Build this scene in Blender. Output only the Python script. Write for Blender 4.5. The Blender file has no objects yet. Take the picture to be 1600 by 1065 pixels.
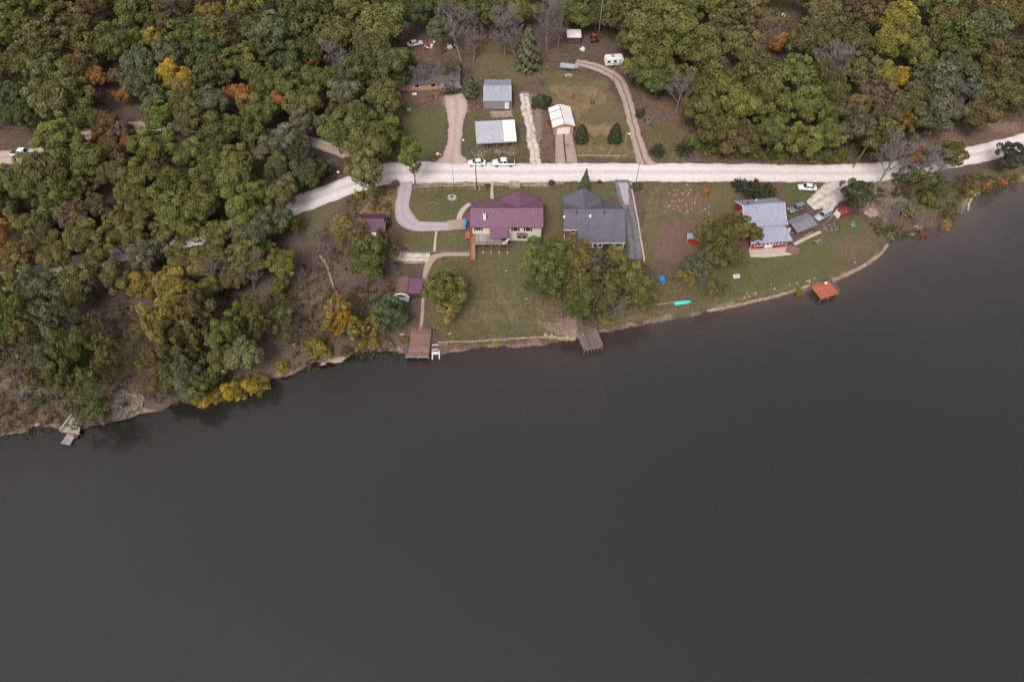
import bpy, math, random
import numpy as np

# ------------------------------------------------------------------ camera numbers
CAM_H = 125.0
PITCH = math.radians(56)
FPX = 1067.0

def ray(px, py):
    u = (px - 800) / FPX; v = (py - 532.5) / FPX
    return u, math.cos(PITCH) - v * math.sin(PITCH), -math.sin(PITCH) - v * math.cos(PITCH)

def U(px, py, z=0.0):
    dx, dy, dz = ray(px, py)
    t = (CAM_H - z) / -dz
    return dx * t, dy * t

# ------------------------------------------------------------------ terrain
SHORE_PX = [(-900, 1010), (-500, 850), (-250, 765), (-100, 718), (0, 684), (35, 675), (50, 668), (80, 667), (100, 671), (135, 669), (165, 660), (225, 648),
            (260, 637), (285, 624), (340, 613), (392, 602), (425, 592), (456, 585), (480, 571), (492, 566), (505, 569), (540, 562),
            (556, 551), (606, 547), (640, 551), (688, 556), (715, 550), (759, 543), (800, 542), (844, 539), (880, 534), (898, 530),
            (936, 521), (975, 512), (1027, 502), (1080, 494), (1096, 490), (1115, 485), (1171, 476), (1227, 461), (1265, 452),
            (1306, 442), (1340, 425), (1372, 405), (1386, 384), (1400, 371), (1430, 364), (1446, 356), (1475, 350), (1500, 338),
            (1510, 325), (1516, 311), (1540, 298), (1600, 283), (1750, 262), (2000, 240), (2600, 215)]
SHORE = np.array([U(a, b, 0.0) for a, b in SHORE_PX])

def seg_dist(X, Y, P):
    d = np.full(X.shape, 1e9)
    for i in range(len(P) - 1):
        ax, ay = P[i]; bx, by = P[i + 1]
        vx, vy = bx - ax, by - ay
        t = np.clip(((X - ax) * vx + (Y - ay) * vy) / (vx * vx + vy * vy + 1e-9), 0, 1)
        d = np.minimum(d, np.hypot(X - ax - t * vx, Y - ay - t * vy))
    return d

def shore_dist(X, Y):
    """signed distance to the waterline, positive on land"""
    d = seg_dist(X, Y, SHORE)
    ys = np.interp(X, SHORE[:, 0], SHORE[:, 1])
    return np.where(Y > ys, d, -d)

def sstep(x, a, b):
    t = np.clip((x - a) / (b - a), 0, 1)
    return t * t * (3 - 2 * t)

def vnoise(X, Y, s, seed=0):
    """smooth value noise"""
    x = X / s + 57.3 * seed; y = Y / s + 31.7 * seed
    xi = np.floor(x); yi = np.floor(y); fx = x - xi; fy = y - yi
    fx = fx * fx * (3 - 2 * fx); fy = fy * fy * (3 - 2 * fy)
    def h(a, b):
        v = np.sin(a * 127.1 + b * 311.7 + seed * 17.17) * 43758.5453
        return v - np.floor(v)
    return (h(xi, yi) * (1 - fx) + h(xi + 1, yi) * fx) * (1 - fy) + (h(xi, yi + 1) * (1 - fx) + h(xi + 1, yi + 1) * fx) * fy

def height(X, Y):
    D = shore_dist(X, Y)
    jag = (vnoise(X, Y, 2.2, 3) - 0.5) * 1.1 + (vnoise(X, Y, 0.9, 5) - 0.5) * 0.5
    d = D + jag * np.clip(1 - np.abs(D) / 6, 0, 1)
    bank = 0.95 * sstep(d, -0.2, 2.2)
    h = bank + 3.6 * sstep(D, 2, 52) + 0.022 * np.maximum(D - 45, 0) + 0.03 * np.clip(D - 75, 0, 400)
    h += np.minimum(d, 0) * 0.3
    h = np.maximum(h, -6)
    amp = sstep(D, 3, 30)
    h += amp * ((vnoise(X, Y, 23, 1) - 0.5) * 0.7 + (vnoise(X, Y, 9, 2) - 0.5) * 0.22)
    # the wooded slope on the west side climbs a little
    h += 4.0 * sstep(-X, 50, 170) * sstep(D, 8, 60)
    return h

GX0, GX1, GY0, GY1, GS = -190.0, 190.0, 40.0, 262.0, 0.5
gx = np.arange(GX0, GX1 + 0.01, GS); gy = np.arange(GY0, GY1 + 0.01, GS)
GXX, GYY = np.meshgrid(gx, gy)
GH = height(GXX, GYY)

def hz(x, y):
    if not (GX0 < x < GX1 - 1 and GY0 < y < GY1 - 1):
        return float(height(np.array([x]), np.array([y]))[0])
    fx = (x - GX0) / GS; fy = (y - GY0) / GS
    i = int(fx); j = int(fy); fx -= i; fy -= j
    return float((GH[j, i] * (1 - fx) + GH[j, i + 1] * fx) * (1 - fy) + (GH[j + 1, i] * (1 - fx) + GH[j + 1, i + 1] * fx) * fy)

def G(px, py, dz=0.0):
    """the point of the ground (or dz above it) seen at a spot of the photo"""
    z = 4.0
    for _ in range(14):
        x, y = U(px, py, z)
        z = 0.4 * z + 0.6 * (hz(x, y) + dz)
    return x, y, z

# ------------------------------------------------------------------ small kit
random.seed(11)
rng = np.random.default_rng(7)
COL = bpy.context.scene.collection
R = math.radians

def tag(o, label=None, cat=None, group=None, kind=None):
    if label: o['label'] = label
    if cat: o['category'] = cat
    if group: o['group'] = group
    if kind: o['kind'] = kind
    return o

def root(name, loc, rz=0.0, label=None, cat=None, group=None, scale=1.0):
    o = bpy.data.objects.new(name, None)
    o.empty_display_size = 0.3
    o.location = loc; o.rotation_euler = (0, 0, rz); o.scale = (scale,) * 3
    COL.objects.link(o)
    return tag(o, label, cat, group)

def copy_tree(o, parent=None):
    c = o.copy(); COL.objects.link(c); c.parent = parent
    for ch in list(o.children):
        copy_tree(ch, c)
    return c

class MB:
    """collects shapes and links them as one mesh object"""
    def __init__(s): s.v = []; s.f = []; s.sm = []
    def add(s, vs, fs, smooth=False):
        n = len(s.v); s.v += [tuple(p) for p in vs]
        s.f += [tuple(n + i for i in f) for f in fs]; s.sm += [smooth] * len(fs); return s
    def box(s, x0, x1, y0, y1, z0, z1, rz=0.0, c=None):
        vs = [(x, y, z) for z in (z0, z1) for x, y in ((x0, y0), (x1, y0), (x1, y1), (x0, y1))]
        if rz:
            cx, cy = c or ((x0 + x1) / 2, (y0 + y1) / 2); ca, sa = math.cos(rz), math.sin(rz)
            vs = [(cx + (x - cx) * ca - (y - cy) * sa, cy + (x - cx) * sa + (y - cy) * ca, z) for x, y, z in vs]
        return s.add(vs, [(3, 2, 1, 0), (4, 5, 6, 7), (0, 1, 5, 4), (1, 2, 6, 5), (2, 3, 7, 6), (3, 0, 4, 7)])
    def slab(s, q, t):
        """a four-cornered sheet (anticlockwise from above) with thickness t below it"""
        vs = [(p[0], p[1], p[2] - t) for p in q] + [tuple(p) for p in q]
        n = len(q)
        return s.add(vs, [tuple(range(n))[::-1], tuple(range(n, 2 * n))] + [(i, (i + 1) % n, n + (i + 1) % n, n + i) for i in range(n)])
    def prism(s, pts, z0, z1):
        n = len(pts)
        return s.add([(x, y, z0) for x, y in pts] + [(x, y, z1) for x, y in pts],
                     [tuple(range(n))[::-1], tuple(range(n, 2 * n))] + [(i, (i + 1) % n, n + (i + 1) % n, n + i) for i in range(n)])
    def gable(s, x0, x1, y0, y1, z0, ze, zr, axis='x'):
        """house body with pointed ends; the ridge runs along axis"""
        if axis == 'x':
            ym = (y0 + y1) / 2; prof = [(y0, z0), (y1, z0), (y1, ze), (ym, zr), (y0, ze)]
            vs = [(x0, a, b) for a, b in prof] + [(x1, a, b) for a, b in prof]
        else:
            xm = (x0 + x1) / 2; prof = [(x0, z0), (x1, z0), (x1, ze), (xm, zr), (x0, ze)]
            vs = [(a, y1, b) for a, b in prof] + [(a, y0, b) for a, b in prof]
        return s.add(vs, [(0, 4, 3, 2, 1), (5, 6, 7, 8, 9)] + [(i, (i + 1) % 5, 5 + (i + 1) % 5, 5 + i) for i in range(5)])
    def tube(s, pts, rad, n=6, cap=True, smooth=True):
        rings = []
        base = len(s.v)
        for i, p in enumerate(pts):
            a = pts[max(i - 1, 0)]; b = pts[min(i + 1, len(pts) - 1)]
            d = np.array(b, float) - np.array(a, float); d /= (np.linalg.norm(d) + 1e-9)
            up = np.array((0, 0, 1.)) if abs(d[2]) < 0.9 else np.array((1., 0, 0))
            e1 = np.cross(d, up); e1 /= np.linalg.norm(e1); e2 = np.cross(d, e1)
            r = rad[i] if hasattr(rad, '__len__') else rad
            for k in range(n):
                t = 2 * math.pi * k / n
                s.v.append(tuple(np.array(p, float) + e1 * r * math.cos(t) + e2 * r * math.sin(t)))
        for i in range(len(pts) - 1):
            for k in range(n):
                s.f.append((base + i * n + k, base + i * n + (k + 1) % n, base + (i + 1) * n + (k + 1) % n, base + (i + 1) * n + k)); s.sm.append(smooth)
        if cap:
            s.f.append(tuple(base + k for k in range(n))[::-1]); s.sm.append(False)
            m = base + (len(pts) - 1) * n
            s.f.append(tuple(m + k for k in range(n))); s.sm.append(False)
        return s
    def loft(s, secs, smooth=True):
        n = len(secs[0]); base = len(s.v)
        for c in secs: s.v += [tuple(p) for p in c]
        for i in range(len(secs) - 1):
            for k in range(n):
                s.f.append((base + i * n + k, base + i * n + (k + 1) % n, base + (i + 1) * n + (k + 1) % n, base + (i + 1) * n + k)); s.sm.append(smooth)
        s.f.append(tuple(base + k for k in range(n))[::-1]); s.sm.append(False)
        m = base + (len(secs) - 1) * n
        s.f.append(tuple(m + k for k in range(n))); s.sm.append(False)
        return s
    def rock(s, x, y, z, r, sq=0.6, seed=None):
        rr = random.Random(seed if seed is not None else random.random())
        n = 7; vs = []; fs = []
        a0 = rr.random() * 6
        rs = [[r * rr.uniform(.75, 1.15) * k for _ in range(n)] for k in (1.0, .95, .55)]
        for j, zz in enumerate((-0.4, 0.35, 0.9)):
            for k in range(n):
                t = a0 + 2 * math.pi * k / n
                vs.append((x + rs[j][k] * math.cos(t), y + rs[j][k] * math.sin(t) * .85, z + zz * r * sq * rr.uniform(.85, 1.1)))
        for j in range(2):
            for k in range(n):
                fs.append((j * n + k, j * n + (k + 1) % n, (j + 1) * n + (k + 1) % n, (j + 1) * n + k))
        fs.append(tuple(2 * n + k for k in range(n)))
        return s.add(vs, fs)
    def mesh(s, name, mat):
        me = bpy.data.meshes.new(name); me.from_pydata(s.v, [], s.f)
        me.polygons.foreach_set('use_smooth', s.sm); me.materials.append(mat); me.update()
        return me
    def build(s, name, mat, parent=None, loc=(0, 0, 0), rz=0.0):
        o = bpy.data.objects.new(name, s.mesh(name, mat)); COL.objects.link(o)
        o.location = loc; o.rotation_euler = (0, 0, rz)
        if parent: o.parent = parent
        return o

# ------------------------------------------------------------------ materials
def nt(m):
    m.use_nodes = True; t = m.node_tree; t.nodes.clear(); return t

class NB:
    def __init__(s, t): s.t = t
    def n(s, kind, **kw):
        nd = s.t.nodes.new(kind)
        for k, v in kw.items():
            if k.startswith('i_'): nd.inputs[k[2:].replace('_', ' ')].default_value = v
            elif k.startswith('n_'): nd.inputs[int(k[2:])].default_value = v
            else: setattr(nd, k, v)
        return nd
    def l(s, a, b): s.t.links.new(a, b)
    def noise(s, vec, scale, detail=4, rough=.6):
        nd = s.n('ShaderNodeTexNoise', i_Scale=scale, i_Detail=detail, i_Roughness=rough)
        if vec: s.l(vec, nd.inputs['Vector'])
        return nd.outputs['Fac']
    def ramp(s, fac, lo, hi, a=0.0, b=1.0):
        nd = s.n('ShaderNodeMapRange', n_1=lo, n_2=hi, n_3=a, n_4=b); nd.clamp = True
        s.l(fac, nd.inputs[0]); return nd.outputs[0]
    def mix(s, fac, a, b, blend='MIX'):
        nd = s.n('ShaderNodeMix', data_type='RGBA', blend_type=blend)
        for i, x in ((0, fac), (6, a), (7, b)):
            if isinstance(x, bpy.types.NodeSocket): s.l(x, nd.inputs[i])
            elif i == 0: nd.inputs[0].default_value = x
            else: nd.inputs[i].default_value = (*x[:3], 1)
        return nd.outputs[2]
    def math(s, op, a, b=0.0):
        nd = s.n('ShaderNodeMath', operation=op)
        for i, x in ((0, a), (1, b)):
            if isinstance(x, bpy.types.NodeSocket): s.l(x, nd.inputs[i])
            else: nd.inputs[i].default_value = x
        return nd.outputs[0]
    def out(s, col, rough=.85, spec=.2, bump=None, bs=.3, bd=.05, metal=0.0, **kw):
        p = s.n('ShaderNodeBsdfPrincipled'); o = s.n('ShaderNodeOutputMaterial')
        if isinstance(col, bpy.types.NodeSocket): s.l(col, p.inputs['Base Color'])
        else: p.inputs['Base Color'].default_value = (*col, 1)
        if isinstance(rough, bpy.types.NodeSocket): s.l(rough, p.inputs['Roughness'])
        else: p.inputs['Roughness'].default_value = rough
        p.inputs['Specular IOR Level'].default_value = spec; p.inputs['Metallic'].default_value = metal
        if bump is not None:
            b = s.n('ShaderNodeBump', i_Strength=bs, i_Distance=bd); s.l(bump, b.inputs['Height']); s.l(b.outputs[0], p.inputs['Normal'])
        for k, v in kw.items(): p.inputs[k].default_value = v
        s.l(p.outputs[0], o.inputs[0]); return p

MATS = {}
def plain(name, c, rough=.8, var=.18, scale=3.0, spec=.2, dirt=None, metal=0.0):
    """a weathered, slightly uneven surface"""
    if name in MATS: return MATS[name]
    m = bpy.data.materials.new(name); b = NB(nt(m))
    tc = b.n('ShaderNodeTexCoord').outputs['Object']
    oi = b.n('ShaderNodeObjectInfo').outputs['Random']
    f = b.noise(tc, scale, 5); f2 = b.noise(tc, scale * .22, 3)
    dark = tuple(x * (1 - var * 1.6) for x in c); light = tuple(min(1, x * (1 + var)) for x in c)
    col = b.mix(b.ramp(f, .3, .7), dark, light)
    col = b.mix(b.ramp(f2, .45, .75, 0, .5), col, dirt or tuple(x * .55 + .03 for x in c))
    b.out(col, rough, spec, bump=f, bs=.25, bd=.02, metal=metal)
    MATS[name] = m; return m

def ribbed(name, c, axis='X', pitch=.45, rough=.45, spec=.4, var=.1):
    """painted metal sheet with raised seams every pitch metres"""
    m = bpy.data.materials.new(name); b = NB(nt(m))
    tc = b.n('ShaderNodeTexCoord').outputs['Object']
    sp = b.n('ShaderNodeSeparateXYZ'); b.l(tc, sp.inputs[0])
    fr = b.math('FRACT', b.math('DIVIDE', sp.outputs[axis], pitch))
    seam = b.math('LESS_THAN', fr, .1)
    mp = b.n('ShaderNodeMapping'); mp.inputs['Scale'].default_value = (2.2, .35, 1) if axis == 'X' else (.35, 2.2, 1)
    b.l(tc, mp.inputs[0])
    st = b.noise(mp.outputs[0], 1.2, 4); pt = b.noise(tc, .35, 3)
    col = b.mix(b.ramp(st, .3, .7), tuple(x * (1 - var * 1.5) for x in c), tuple(min(1, x * (1 + var)) for x in c))
    col = b.mix(b.ramp(pt, .4, .75, 0, .3), col, tuple(x * .62 + .03 for x in c))
    lf = b.noise(tc, 5.0, 2, .9); col = b.mix(b.ramp(lf, .68, .74, 0, .6), col, (.16, .11, .06))
    col = b.mix(b.math('MULTIPLY', seam, .38), col, tuple(x * .45 for x in c))
    b.out(col, rough, spec, bump=seam, bs=.5, bd=.03); return m

def shingle(name, c):
    m = bpy.data.materials.new(name); b = NB(nt(m))
    tc = b.n('ShaderNodeTexCoord').outputs['Object']
    br = b.n('ShaderNodeTexBrick', i_Scale=1.0); b.l(tc, br.inputs['Vector'])
    br.inputs['Brick Width'].default_value = .9; br.inputs['Row Height'].default_value = .26; br.inputs['Mortar Size'].default_value = .02
    br.inputs['Color1'].default_value = (*[x * .85 for x in c], 1); br.inputs['Color2'].default_value = (*[x * 1.15 for x in c], 1)
    br.inputs['Mortar'].default_value = (*[x * .7 for x in c], 1)
    f = b.noise(tc, 2.5, 6, .7); g = b.noise(tc, .4, 3)
    col = b.mix(b.ramp(f, .3, .7, 0, .7), br.outputs['Color'], tuple(x * 1.15 for x in c))
    col = b.mix(b.ramp(g, .4, .7, 0, .35), col, tuple(x * .6 for x in c))
    b.out(col, .9, .15, bump=f, bs=.4, bd=.03); return m

def boards(name, c, axis='X', pitch=.15, var=.25):
    m = bpy.data.materials.new(name); b = NB(nt(m))
    tc = b.n('ShaderNodeTexCoord').outputs['Object']
    sp = b.n('ShaderNodeSeparateXYZ'); b.l(tc, sp.inputs[0])
    q = b.math('DIVIDE', sp.outputs[axis], pitch)
    wn = b.n('ShaderNodeTexWhiteNoise', noise_dimensions='1D'); b.l(b.math('FLOOR', q), wn.inputs['W'])
    gap = b.math('LESS_THAN', b.math('FRACT', q), .12)
    f = b.noise(tc, .7, 5)
    col = b.mix(wn.outputs['Value'], tuple(x * (1 - var) for x in c), tuple(min(1, x * (1 + var)) for x in c))
    col = b.mix(b.ramp(f, .4, .75, 0, .6), col, tuple(x * .5 for x in c))
    col = b.mix(b.math('MULTIPLY', gap, .75), col, tuple(x * .2 for x in c))
    b.out(col, .85, .15); return m

def brickmat(name, c):
    m = bpy.data.materials.new(name); b = NB(nt(m))
    tc = b.n('ShaderNodeTexCoord').outputs['Object']
    mp = b.n('ShaderNodeMapping'); mp.inputs['Rotation'].default_value = (R(90), 0, 0); b.l(tc, mp.inputs[0])
    br = b.n('ShaderNodeTexBrick', i_Scale=4.0); b.l(mp.outputs[0], br.inputs['Vector'])
    br.inputs['Color1'].default_value = (*[x * .8 for x in c], 1); br.inputs['Color2'].default_value = (*[x * 1.25 for x in c], 1)
    br.inputs['Mortar'].default_value = (*[x * .5 + .1 for x in c], 1)
    f = b.noise(tc, 1.2, 4)
    b.out(b.mix(b.ramp(f, .4, .75, 0, .4), br.outputs['Color'], tuple(x * .55 for x in c)), .9, .15); return m

def glossy(name, c, rough=.12, spec=.5):
    m = bpy.data.materials.new(name); b = NB(nt(m))
    tc = b.n('ShaderNodeTexCoord').outputs['Object']
    f = b.noise(tc, 2.0, 3)
    b.out(b.mix(f, tuple(x * .8 for x in c), tuple(min(1, x * 1.15) for x in c)), rough, spec); return m

def leafmat(name='foliage', own=False):
    """leaf surfaces: the tree's own colour times the light and dark of each clump"""
    m = bpy.data.materials.new(name); b = NB(nt(m))
    oc = b.n('ShaderNodeAttribute', attribute_name='col') if own else b.n('ShaderNodeObjectInfo')
    at = b.n('ShaderNodeAttribute', attribute_name='tint')
    sp = b.n('ShaderNodeSeparateColor'); b.l(at.outputs['Color'], sp.inputs[0])
    hs = b.n('ShaderNodeHueSaturation'); b.l(oc.outputs['Color'], hs.inputs['Color'])
    b.l(b.ramp(sp.outputs['Green'], 0, 1, .487, .513), hs.inputs['Hue'])
    b.l(b.ramp(sp.outputs['Blue'], 0, 1, .7, 1.1), hs.inputs['Saturation'])
    b.l(b.math('MULTIPLY', sp.outputs['Red'], 2.0), hs.inputs['Value'])
    d = b.n('ShaderNodeBsdfPrincipled'); b.l(hs.outputs[0], d.inputs['Base Color'])
    d.inputs['Roughness'].default_value = .75; d.inputs['Specular IOR Level'].default_value = .12
    tr = b.n('ShaderNodeBsdfTranslucent'); b.l(hs.outputs[0], tr.inputs['Color'])
    ms = b.n('ShaderNodeMixShader'); ms.inputs[0].default_value = .3
    b.l(d.outputs[0], ms.inputs[1]); b.l(tr.outputs[0], ms.inputs[2])
    o = b.n('ShaderNodeOutputMaterial'); b.l(ms.outputs[0], o.inputs[0]); return m

M = {}
M['leaf'] = leafmat()
M['bark'] = plain('bark', (.13, .10, .08), .95, .3, 6)
M['greybark'] = plain('grey_bark', (.25, .215, .20), .95, .25, 6)
M['purple_roof'] = ribbed('maroon_metal_roof', (.172, .076, .130))
M['plum_roof'] = ribbed('dark_plum_roof', (.12, .055, .085))
M['maroon_arch'] = ribbed('faded_maroon_metal', (.19, .105, .105), 'Y')
M['blue_roof'] = ribbed('blue_grey_metal_roof', (.30, .315, .41))
M['grey_roof'] = ribbed('grey_metal_roof', (.33, .35, .42))
M['pale_roof'] = ribbed('pale_metal_roof', (.45, .45, .51))
M['white_roof'] = ribbed('white_metal_roof', (.80, .78, .76))
M['carport_roof'] = ribbed('weathered_metal_roof', (.20, .20, .24))
M['shingle'] = shingle('grey_shingle', (.125, .12, .15))
M['brown_shingle'] = shingle('brown_grey_shingle', (.115, .09, .09))
M['cream'] = plain('cream_siding', (.66, .61, .50), .8, .08, 2)
M['white'] = plain('white_paint', (.78, .76, .75), .6, .06, 2)
M['red'] = plain('red_siding', (.36, .035, .03), .75, .15, 2)
M['redbrick'] = brickmat('red_brick', (.22, .085, .06))
M['darkbrick'] = brickmat('dark_brick', (.09, .05, .045))
M['greywall'] = ribbed('grey_metal_wall', (.26, .25, .27), 'X', .3)
M['tan'] = plain('tan_siding', (.42, .27, .20), .8, .12, 2)
M['orange_trim'] = plain('orange_trim', (.55, .22, .10), .7, .1, 2)
M['pane'] = glossy('window_glass', (.02, .022, .028), .08, .5)
M['shutter'] = plain('maroon_shutter', (.055, .02, .035), .7, .1, 2)
M['deck_red'] = boards('red_brown_boards', (.33, .16, .11), 'X', .16)
M['deck_red_y'] = boards('red_brown_boards_long', (.33, .17, .13), 'Y', .16)
M['deck_brown'] = boards('brown_boards', (.27, .165, .135), 'Y', .17)
M['deck_grey'] = boards('grey_boards', (.17, .14, .14), 'X', .17)
M['deck_pale'] = boards('pale_boards', (.36, .32, .31), 'X', .2)
M['deck_orange'] = boards('orange_red_boards', (.43, .135, .09), 'Y', .2, .12)
M['wood'] = plain('weathered_wood', (.23, .18, .15), .9, .25, 5)
M['redwood'] = plain('stained_wood', (.33, .14, .09), .85, .2, 5)
M['concrete'] = plain('concrete', (.42, .37, .35), .9, .15, 1.5)
M['stone'] = plain('tan_stone', (.36, .28, .225), .95, .35, 1.5)
M['palestone'] = plain('pale_stone', (.38, .315, .215), .95, .2, 2)
def cobble():
    m = bpy.data.materials.new('loose_paving_stones'); b = NB(nt(m)); tc = b.n('ShaderNodeTexCoord').outputs['Object']
    v = b.n('ShaderNodeTexVoronoi', i_Scale=2.6); b.l(tc, v.inputs['Vector']); e = b.n('ShaderNodeTexVoronoi', i_Scale=2.6, feature='DISTANCE_TO_EDGE'); b.l(tc, e.inputs['Vector'])
    s = b.n('ShaderNodeSeparateColor'); b.l(v.outputs['Color'], s.inputs[0])
    c = b.mix(s.outputs[0], (.22, .18, .16), (.42, .36, .33)); c = b.mix(b.ramp(e.outputs['Distance'], .05, .16), (.09, .065, .055), c)
    b.out(c, .95, .1, bump=e.outputs['Distance'], bs=.5, bd=.08); return m
M['cobble'] = cobble()
M['metal'] = plain('galvanised_metal', (.35, .36, .38), .5, .15, 3, .5)
M['black'] = plain('black_rubber', (.02, .02, .022), .8, .1, 3)
M['darkgrey'] = plain('dark_grey', (.06, .06, .065), .7, .15, 3)
M['carwhite'] = glossy('white_car_paint', (.78, .78, .78), .25)
M['cargrey'] = glossy('grey_car_paint', (.19, .18, .20), .3)
M['carsilver'] = glossy('silver_car_paint', (.42, .42, .46), .28)
M['cardark'] = glossy('dark_blue_car_paint', (.045, .05, .075), .25)
M['carglass'] = glossy('car_glass', (.025, .03, .035), .08)
M['lamp'] = glossy('headlight_glass', (.6, .6, .58), .15)
M['taillamp'] = glossy('red_lamp_glass', (.3, .02, .02), .2)
M['turquoise'] = plain('turquoise_hull', (.10, .56, .55), .45, .08, 2, .4)
M['blue'] = plain('blue_plastic', (.02, .19, .42), .5, .15, 3, .4)
M['blue2'] = plain('light_blue_plastic', (.10, .30, .58), .5, .1, 3, .4)
M['teal'] = plain('teal_cloth', (.05, .22, .22), .8, .15, 3)
M['ash'] = plain('ash', (.05, .045, .045), .95, .2, 3)
M['redtin'] = plain('faded_red_paint', (.23, .06, .05), .7, .2, 3)
M['yellow'] = plain('yellow_plastic', (.5, .42, .06), .6, .1, 3)

# ------------------------------------------------------------------ ground sheet
def project(X, Y, Z):
    yc = Y * math.sin(PITCH) + (Z - CAM_H) * math.cos(PITCH)
    zc = Y * math.cos(PITCH) - (Z - CAM_H) * math.sin(PITCH)
    return 800 + FPX * X / zc, 532.5 - FPX * yc / zc

IX, IY = project(GXX, GYY, GH)
DS = shore_dist(GXX, GYY)
N1 = vnoise(GXX, GYY, 3.0, 11) - .5; N2 = vnoise(GXX, GYY, 1.1, 12) - .5; N3 = vnoise(GXX, GYY, 8, 13) - .5

def patch(poly, feather=6.0, jag=9.0):
    """soft ragged mask of a patch of ground whose outline was measured on the photo"""
    P = np.array(poly + [poly[0]], float)
    out = np.zeros(IX.shape)
    x0, x1, y0, y1 = P[:, 0].min() - 25, P[:, 0].max() + 25, P[:, 1].min() - 25, P[:, 1].max() + 25
    sel = (IX > x0) & (IX < x1) & (IY > y0) & (IY < y1) & (DS > -3)
    X = IX[sel]; Y = IY[sel]
    if X.size == 0: return out
    ins = np.zeros(X.shape, bool)
    for i in range(len(P) - 1):
        ax, ay = P[i]; bx, by = P[i + 1]
        c = (ay > Y) != (by > Y)
        ins ^= c & (X < (bx - ax) * (Y - ay) / (by - ay + 1e-9) + ax)
    d = seg_dist(X, Y, P); d = np.where(ins, d, -d) + jag * (N1[sel] * 1.3 + N2[sel])
    out[sel] = sstep(d, -feather, feather); return out

def line(pts, w, feather=2.0, jag=2.5):
    P = np.array(pts, float)
    x0, x1, y0, y1 = P[:, 0].min() - 25, P[:, 0].max() + 25, P[:, 1].min() - 25, P[:, 1].max() + 25
    sel = (IX > x0) & (IX < x1) & (IY > y0) & (IY < y1)
    out = np.zeros(IX.shape)
    d = w - seg_dist(IX[sel], IY[sel], P) + jag * (N1[sel] * 1.3 + N2[sel])
    out[sel] = sstep(d, -feather, feather); return out

grass = np.zeros(IX.shape); lush = np.zeros(IX.shape) + .35; pale = np.zeros(IX.shape)
soil = np.zeros(IX.shape); mow = np.zeros(IX.shape); straw = np.zeros(IX.shape)
def G_(poly, amount=1.0, lushness=None, stripe=0, f=7.0, jag=10.0):
    global grass, lush, mow
    m = patch(poly, f, jag); grass = np.maximum(grass, m * amount)
    if lushness is not None: lush = lush * (1 - m) + lushness * m
    if stripe: mow = np.maximum(mow, m * stripe)
# lawns
G_([(606, 168), (697, 166), (696, 212), (680, 248), (600, 252), (596, 200)], 1, .85)
G_([(642, 292), (766, 288), (768, 310), (733, 318), (722, 346), (655, 347), (640, 332)], 1, .55, .6, 1.5, 1.5)
G_([(633, 364), (737, 362), (737, 391), (650, 393), (628, 376)], 1, .75, .6, 1.5, 1)
G_([(676, 402), (830, 378), (878, 395), (884, 460), (862, 522), (690, 531), (668, 505), (668, 430)], 1, .5, 1)
G_([(850, 290), (884, 290), (884, 385), (850, 390)], 1, .55)
G_([(770, 288), (960, 286), (968, 310), (940, 310), (880, 300), (850, 302), (770, 310)], 1, .4)
G_([(1000, 288), (1150, 284), (1155, 350), (1130, 360), (1020, 420), (1005, 400)], 1, .42)
G_([(1128, 392), (1240, 388), (1290, 352), (1330, 338), (1400, 352), (1390, 375), (1310, 428), (1250, 450), (1115, 478), (1100, 440)], 1, .7, .3)
G_([(1225, 285), (1300, 288), (1262, 312), (1236, 340)], 1, .8)
G_([(840, 112), (905, 112), (945, 125), (965, 150), (985, 185), (1000, 244), (904, 246), (896, 178), (856, 160)], .85, .22)
G_([(745, 66), (835, 60), (858, 100), (845, 130), (800, 132), (745, 118)], .85, .25)
G_([(735, 172), (818, 172), (826, 252), (722, 252), (722, 215)], .9, .55)
G_([(1012, 186), (1062, 190), (1076, 222), (1070, 250), (1008, 250)], .7, .4)
G_([(460, 320), (600, 288), (540, 320), (500, 360), (470, 370)], .8, .4)
G_([(1430, 300), (1500, 278), (1600, 252), (1600, 282), (1540, 296), (1500, 330), (1440, 352)], .8, .35)
G_([(1000, 440), (1120, 430), (1140, 478), (1080, 490), (1000, 500), (940, 512)], .7, .45)
G_([(1080, 252), (1330, 252), (1350, 262), (1080, 262)], .45, .25)
G_([(390, 430), (440, 420), (520, 470), (500, 560), (440, 570), (420, 500)], .35, .35)
G_([(0, 640), (90, 600), (150, 640), (90, 665), (0, 672)], .4, .5)
G_([(1180, -20), (1240, -20), (1235, 30), (1190, 45)], .8, .2)
G_([(598, 440), (640, 470), (640, 540), (560, 548), (580, 500)], .45, .4)
# bare or dry ground inside them
soil = np.maximum(soil, patch([(1028, 345), (1112, 338), (1125, 355), (1080, 400), (1050, 415), (1024, 400)], 4))
soil = np.maximum(soil, patch([(1038, 294), (1112, 292), (1108, 336), (1036, 336)], 4) * .7)
soil = np.maximum(soil, patch([(830, 252), (868, 252), (862, 170), (842, 160)], 3) * .8)
soil = np.maximum(soil, patch([(1000, 130), (1060, 130), (1062, 190), (1000, 200)], 6) * .8)
soil = np.maximum(soil, patch([(1290, 372), (1370, 360), (1360, 400), (1310, 412)], 8) * .6)
soil = np.maximum(soil, patch([(625, 60), (740, 55), (745, 85), (640, 90)], 6) * .8)
soil = np.maximum(soil, patch([(600, 130), (700, 128), (700, 165), (600, 166)], 4) * .9)
soil = np.maximum(soil, patch([(850, 480), (900, 480), (905, 525), (850, 522)], 5) * .6)
soil = np.maximum(soil, patch([(1440, 205), (1480, 186), (1600, 190), (1640, 215), (1560, 226), (1480, 244), (1440, 235)], 6) * .9)
straw = np.maximum(straw, patch([(900, 215), (1000, 232), (1000, 250), (905, 250)], 8) * .5)
straw = np.maximum(straw, patch([(740, 430), (880, 480), (850, 520), (720, 520)], 18, 14) * .36)
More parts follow.
